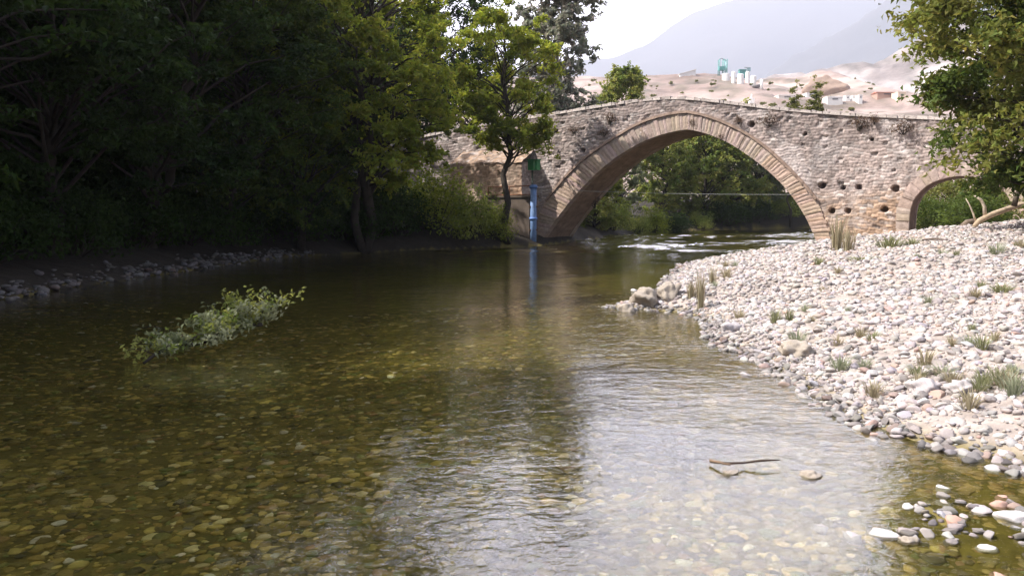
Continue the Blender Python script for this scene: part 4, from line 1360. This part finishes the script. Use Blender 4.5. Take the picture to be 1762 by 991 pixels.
# white shed with a slanted top on the ridge
D = 292
p0, p1 = at(1170, 133, D), at(1197, 132, D)
e = empty('shed', (p0[0], D, p0[2])); tag(e, 'white shed with a slanting top on the ridge of the bare hill', 'building')
w = p1[0] - p0[0]; V = np.array([[0, 0, -1], [w, 0, -1], [w, 0, 2.4], [0, 0, .9], [0, 5, -1], [w, 5, -1], [w, 5, 2.4], [0, 5, .9]])
link('wall', make_mesh('wall', V, np.array([[0, 1, 2, 3], [5, 4, 7, 6], [1, 5, 6, 2], [4, 0, 3, 7]]), M_WHITE, np.array(WW), False), e)
V = np.array([[-.2, -.2, .92], [w + .2, -.2, 2.45], [w + .2, 5.2, 2.45], [-.2, 5.2, .92]]); V = np.concatenate([V, V + [0, 0, .2]])
link('roof', make_mesh('roof', V, np.array([[0, 3, 2, 1], [4, 5, 6, 7], [0, 1, 5, 4], [1, 2, 6, 5], [2, 3, 7, 6], [3, 0, 4, 7]]), M_WHITE, np.array((.74, .72, .70)), False), e)

TEAL = (.10, .30, .29)
tw = at(1243, 127, D)
e = empty('plant_tower', (tw[0], D, tw[2])); tag(e, 'teal steel tower of the works on the hill, with an open frame on top', 'tower')
for sx in (-1.2, .3, 1.3):
    for sy in (-1, 1):
        mb = MB(); mb.tube(np.array([[sx, sy, -1.5], [sx, sy, 4.6]]), .15, 6, TEAL); link('leg', mb.build('leg', M_PAINT), e)
mb = MB(); mb.box((-.35, 0, 1.6), (1.9, 2.2, 1.2), col=TEAL); link('cabin', mb.build('cabin', M_PAINT, False), e)
mb = MB(); mb.tube(np.array([[-1.2, 0, 4.6], [-.3, 0, 5.0], [.4, 0, 4.5]]), .14, 6, (.16, .20, .22)); mb.tube(np.array([[.3, 0, 4.8], [1.3, 0, 4.2]]), .13, 6, TEAL); link('top_beam', mb.build('top_beam', M_PAINT), e)
mb = MB(); mb.tube(np.array([[.5, 0, 4.4], [1.4, 0, 2.4], [1.5, 0, .5]]), .2, 6, (.35, .55, .56)); link('chute', mb.build('chute', M_PAINT), e)


def silo(px, py0, py1, wpx, label, cap=None):
    b_, D = hill_at(px, py1, 200); h = (py1 - py0) / FPX * D; r_ = wpx / 2 / FPX * D
    e = empty('silo', tuple(b_)); tag(e, label, 'silo', 'silos of the works on the hill')
    V, F = tube(np.array([[0, 0, -1.5], [0, 0, h * .9], [0, 0, h * .97]]), [r_, r_, r_ * .75], 18); mb = MB(); mb.add(V, F, WW); link('drum', mb.build('drum', M_WHITE, False), e)
    mb = MB(); mb.tube(np.array([[0, 0, h * .965], [0, 0, h * 1.0]]), r_ * .5, 12, (.6, .62, .62)); link('hatch', mb.build('hatch', M_WHITE), e)
    if cap:
        mb = MB(); mb.box((r_ * .5, 0, h + cap / 2), (r_ * 1.5, r_ * 1.5, cap), col=(.22, .33, .36)); mb.box((-r_ * .2, 0, h + cap + .1), (r_ * 3, r_ * 1.2, .2), col=(.28, .34, .38)); link('head_house', mb.build('head_house', M_PAINT, False), e)


silo(1249, 127, 136, 13, 'squat white silo directly below the teal tower')
silo(1262, 124, 139, 7, 'narrow white silo second from the teal tower')
silo(1274, 128, 142, 11, 'wide white silo in the middle of the row')
silo(1286, 124, 143, 7, 'narrow white silo with a grey head house on top', 1.0)
silo(1296, 131, 145, 10, 'wide white silo last in the row, farthest from the tower')
mb = MB(); hb = at(1277, 128, D + 4); mb.box((0, 0, 0), (2.2, 2, 2.6), col=TEAL); mb.box((0, 0, 1.4), (2.5, 2.3, .2), col=(.2, .4, .4))
tag(link('hopper', mb.build('hopper', M_PAINT, False), None, tuple(hb)), 'teal hopper showing behind the white silos', 'hopper')
mb = MB(); b_ = hill_at(1310, 150)[0]; mb.tube(np.array([[0, 0, -1], [0, 0, 2.2]]), .45, 8, WW); mb.box((-1.5, .5, .3), (2.2, 1.4, .8), col=(.2, .19, .19))
tag(link('tank', mb.build('tank', M_WHITE), None, tuple(b_)), 'small white standpipe beside a dark bin, right of the silos', 'tank')
b_ = hill_at(1293, 176)[0]; e = empty('marker', tuple(b_)); tag(e, 'tiny white marker with a pointed top low on the bare slope', 'marker')
mb = MB(); mb.box((0, 0, .3), (1.3, 1.3, 1.4), col=WW); link('plinth', mb.build('plinth', M_WHITE, False), e)
mb = MB(); mb.tube(np.array([[0, 0, .9], [0, 0, 2.1]]), [.3, .12], 8, WW); link('spike', mb.build('spike', M_WHITE), e)
for px, top_, lab in ((1086, 126, 'left one of two thin poles with square heads on the hill skyline'), (1100, 127, 'right one of two thin poles with square heads on the hill skyline')):
    b_, D_ = hill_at(px, 139); hh = (139 - top_) / FPX * D_
    e = empty('pole', tuple(b_)); tag(e, lab, 'pole')
    mb = MB(); mb.tube(np.array([[0, 0, -1.5], [0, 0, hh]]), .13, 6, (.30, .32, .34)); link('shaft', mb.build('shaft', M_PAINT), e)
    mb = MB(); mb.box((0, 0, hh), (.9, .5, .6), col=(.25, .29, .32)); link('head', mb.build('head', M_PAINT, False), e)

D2 = 205
house(1355, 170, 30, 5, D2, (.72, .66, .60), (.74, .70, .66), 'long low cream house left of the rocky knoll')
house(1396, 166, 16, 5, D2, WW, (.55, .52, .50), 'white flat house under the rocky knoll')
house(1437, 174, 26, 6, D2, (.70, .68, .66), WW, 'long pale house right of the knoll')
house(1459, 172, 7, 6, D2 + 8, WW, (.7, .68, .66), 'narrow white house, first of three right of the long pale one')
house(1470, 171, 6, 5, D2 + 12, WW, (.7, .68, .66), 'tiny white house, second of three right of the long pale one')
house(1481, 171, 6, 6, D2 + 12, WW, (.7, .68, .66), 'tiny white house, last of three right of the long pale one')
house(1527, 165, 34, 5, D2 + 25, (.46, .30, .24), (.36, .12, .07), 'long red-roofed house near the right-hand tree', gable=True)
house(1552, 169, 14, 9, D2 + 12, (.70, .58, .46), (.66, .56, .46), 'cream block house beside the red-roofed one')
KN = stone_shape(4, 9, .4, .8); KN[0][:] *= (1 + .5 * (fbm(KN[0][:, 0] * 3 + 5, KN[0][:, 1] * 3 + KN[0][:, 2] * 2, 4, 301) - .5))[:, None]
e = link('rocky_knoll', make_mesh('rocky_knoll', KN[0] * np.array([8.5, 7, 5.5]), KN[1], M_HILL, np.array((.34, .25, .20)), True), None, tuple(hill_at(1422, 158)[0]))
tag(e, 'rocky tan knoll rising behind the white houses', 'rock')
SC = make_bush(71, 1.2, 1.3, 240, (.6, .4), 'olive')
for k in range(170):
    y = RNG.uniform(150, 285); px = RNG.uniform(1010, 1500); x = (px - 881) / FPX * y
    s = RNG.uniform(.3, .9)
    place_bush(SC, x, y, k, 'dark scrub bush dotted on the bare hill', 'scrub bushes on the bare hill', 'scrub_bush', 'bush', (s, s, s * .8), zat(near_hill, x, y))

# ------------------------------------------------------------------ air, sky and sun
hz, nt, N, L = new_mat('haze_air')
out = N.new('ShaderNodeOutputMaterial'); pv = N.new('ShaderNodeVolumePrincipled')
pv.inputs['Color'].default_value = (.83, .87, 1.0, 1); pv.inputs['Density'].default_value = 2.8e-4; pv.inputs['Anisotropy'].default_value = .2
L.new(pv.outputs[0], out.inputs['Volume'])
mb = MB(); mb.box((0, 3900, 848), (17000, 10000, 1700), col=(1, 1, 1))
tag(link('haze', mb.build('haze', hz, False, False)), kind='stuff')

SUN_EL, SUN_AZ = R(48), R(-100)       # azimuth from +Y towards +X
sd = Vector((math.sin(SUN_AZ) * math.cos(SUN_EL), math.cos(SUN_AZ) * math.cos(SUN_EL), math.sin(SUN_EL)))
ld = bpy.data.lights.new('sun', 'SUN'); ld.energy = 5.0; ld.angle = R(.5); ld.color = (1.0, .95, .88)
so = bpy.data.objects.new('sun', ld); COL.objects.link(so); so.rotation_euler = (-sd).to_track_quat('-Z', 'Y').to_euler()
so.location = (-40, 10, 60)

w = bpy.data.worlds.new('World'); scene.world = w; w.use_nodes = True
nt = w.node_tree; bg = nt.nodes['Background']
sky = nt.nodes.new('ShaderNodeTexSky'); sky.sky_type = 'NISHITA'; sky.sun_disc = False
sky.sun_elevation = SUN_EL; sky.sun_rotation = SUN_AZ
sky.dust_density = 4.0; sky.air_density = 1.0; sky.ozone_density = 1.0
N, L = nt.nodes, nt.links
tcw = N.new('ShaderNodeTexCoord')                     # white glow added to the sky ahead, boosted to brighten the water's reflection
dt = N.new('ShaderNodeVectorMath'); dt.operation = 'DOT_PRODUCT'
dv = Vector((.12, .93, .36)).normalized(); dt.inputs[1].default_value = dv
nv = N.new('ShaderNodeVectorMath'); nv.operation = 'NORMALIZE'
L.new(tcw.outputs['Generated'], nv.inputs[0]); L.new(nv.outputs[0], dt.inputs[0])
cn = N.new('ShaderNodeTexNoise'); cn.inputs['Scale'].default_value = 2.4; cn.inputs['Detail'].default_value = 5
L.new(nv.outputs[0], cn.inputs[0])
ad = N.new('ShaderNodeMath'); ad.operation = 'MULTIPLY_ADD'; ad.inputs[1].default_value = .22
L.new(cn.outputs[0], ad.inputs[0]); L.new(dt.outputs['Value'], ad.inputs[2])
mm = N.new('ShaderNodeMapRange'); mm.interpolation_type = 'SMOOTHSTEP'; mm.inputs[1].default_value = .80; mm.inputs[2].default_value = 1.08
L.new(ad.outputs[0], mm.inputs[0])
mxw = N.new('ShaderNodeMix'); mxw.data_type = 'RGBA'; mxw.inputs[7].default_value = (38.0, 36.2, 40.5, 1)
L.new(mm.outputs[0], mxw.inputs[0]); L.new(sky.outputs[0], mxw.inputs[6]); L.new(mxw.outputs[2], bg.inputs[0])
bg.inputs[1].default_value = .10

scene.view_settings.view_transform = 'Standard'; scene.view_settings.look = 'None'
scene.view_settings.exposure = 1.28; scene.view_settings.gamma = 1; scene.view_settings.use_curve_mapping = False
scene.render.engine = 'CYCLES'
cy = scene.cycles
cy.use_denoising = True
try: cy.denoiser = 'OPENIMAGEDENOISE'
except Exception: pass
cy.max_bounces = 6; cy.diffuse_bounces = 3; cy.glossy_bounces = 3; cy.transmission_bounces = 4; cy.transparent_max_bounces = 8; cy.volume_bounces = 0
cy.caustics_reflective = False; cy.caustics_refractive = False
cy.sample_clamp_indirect = 6
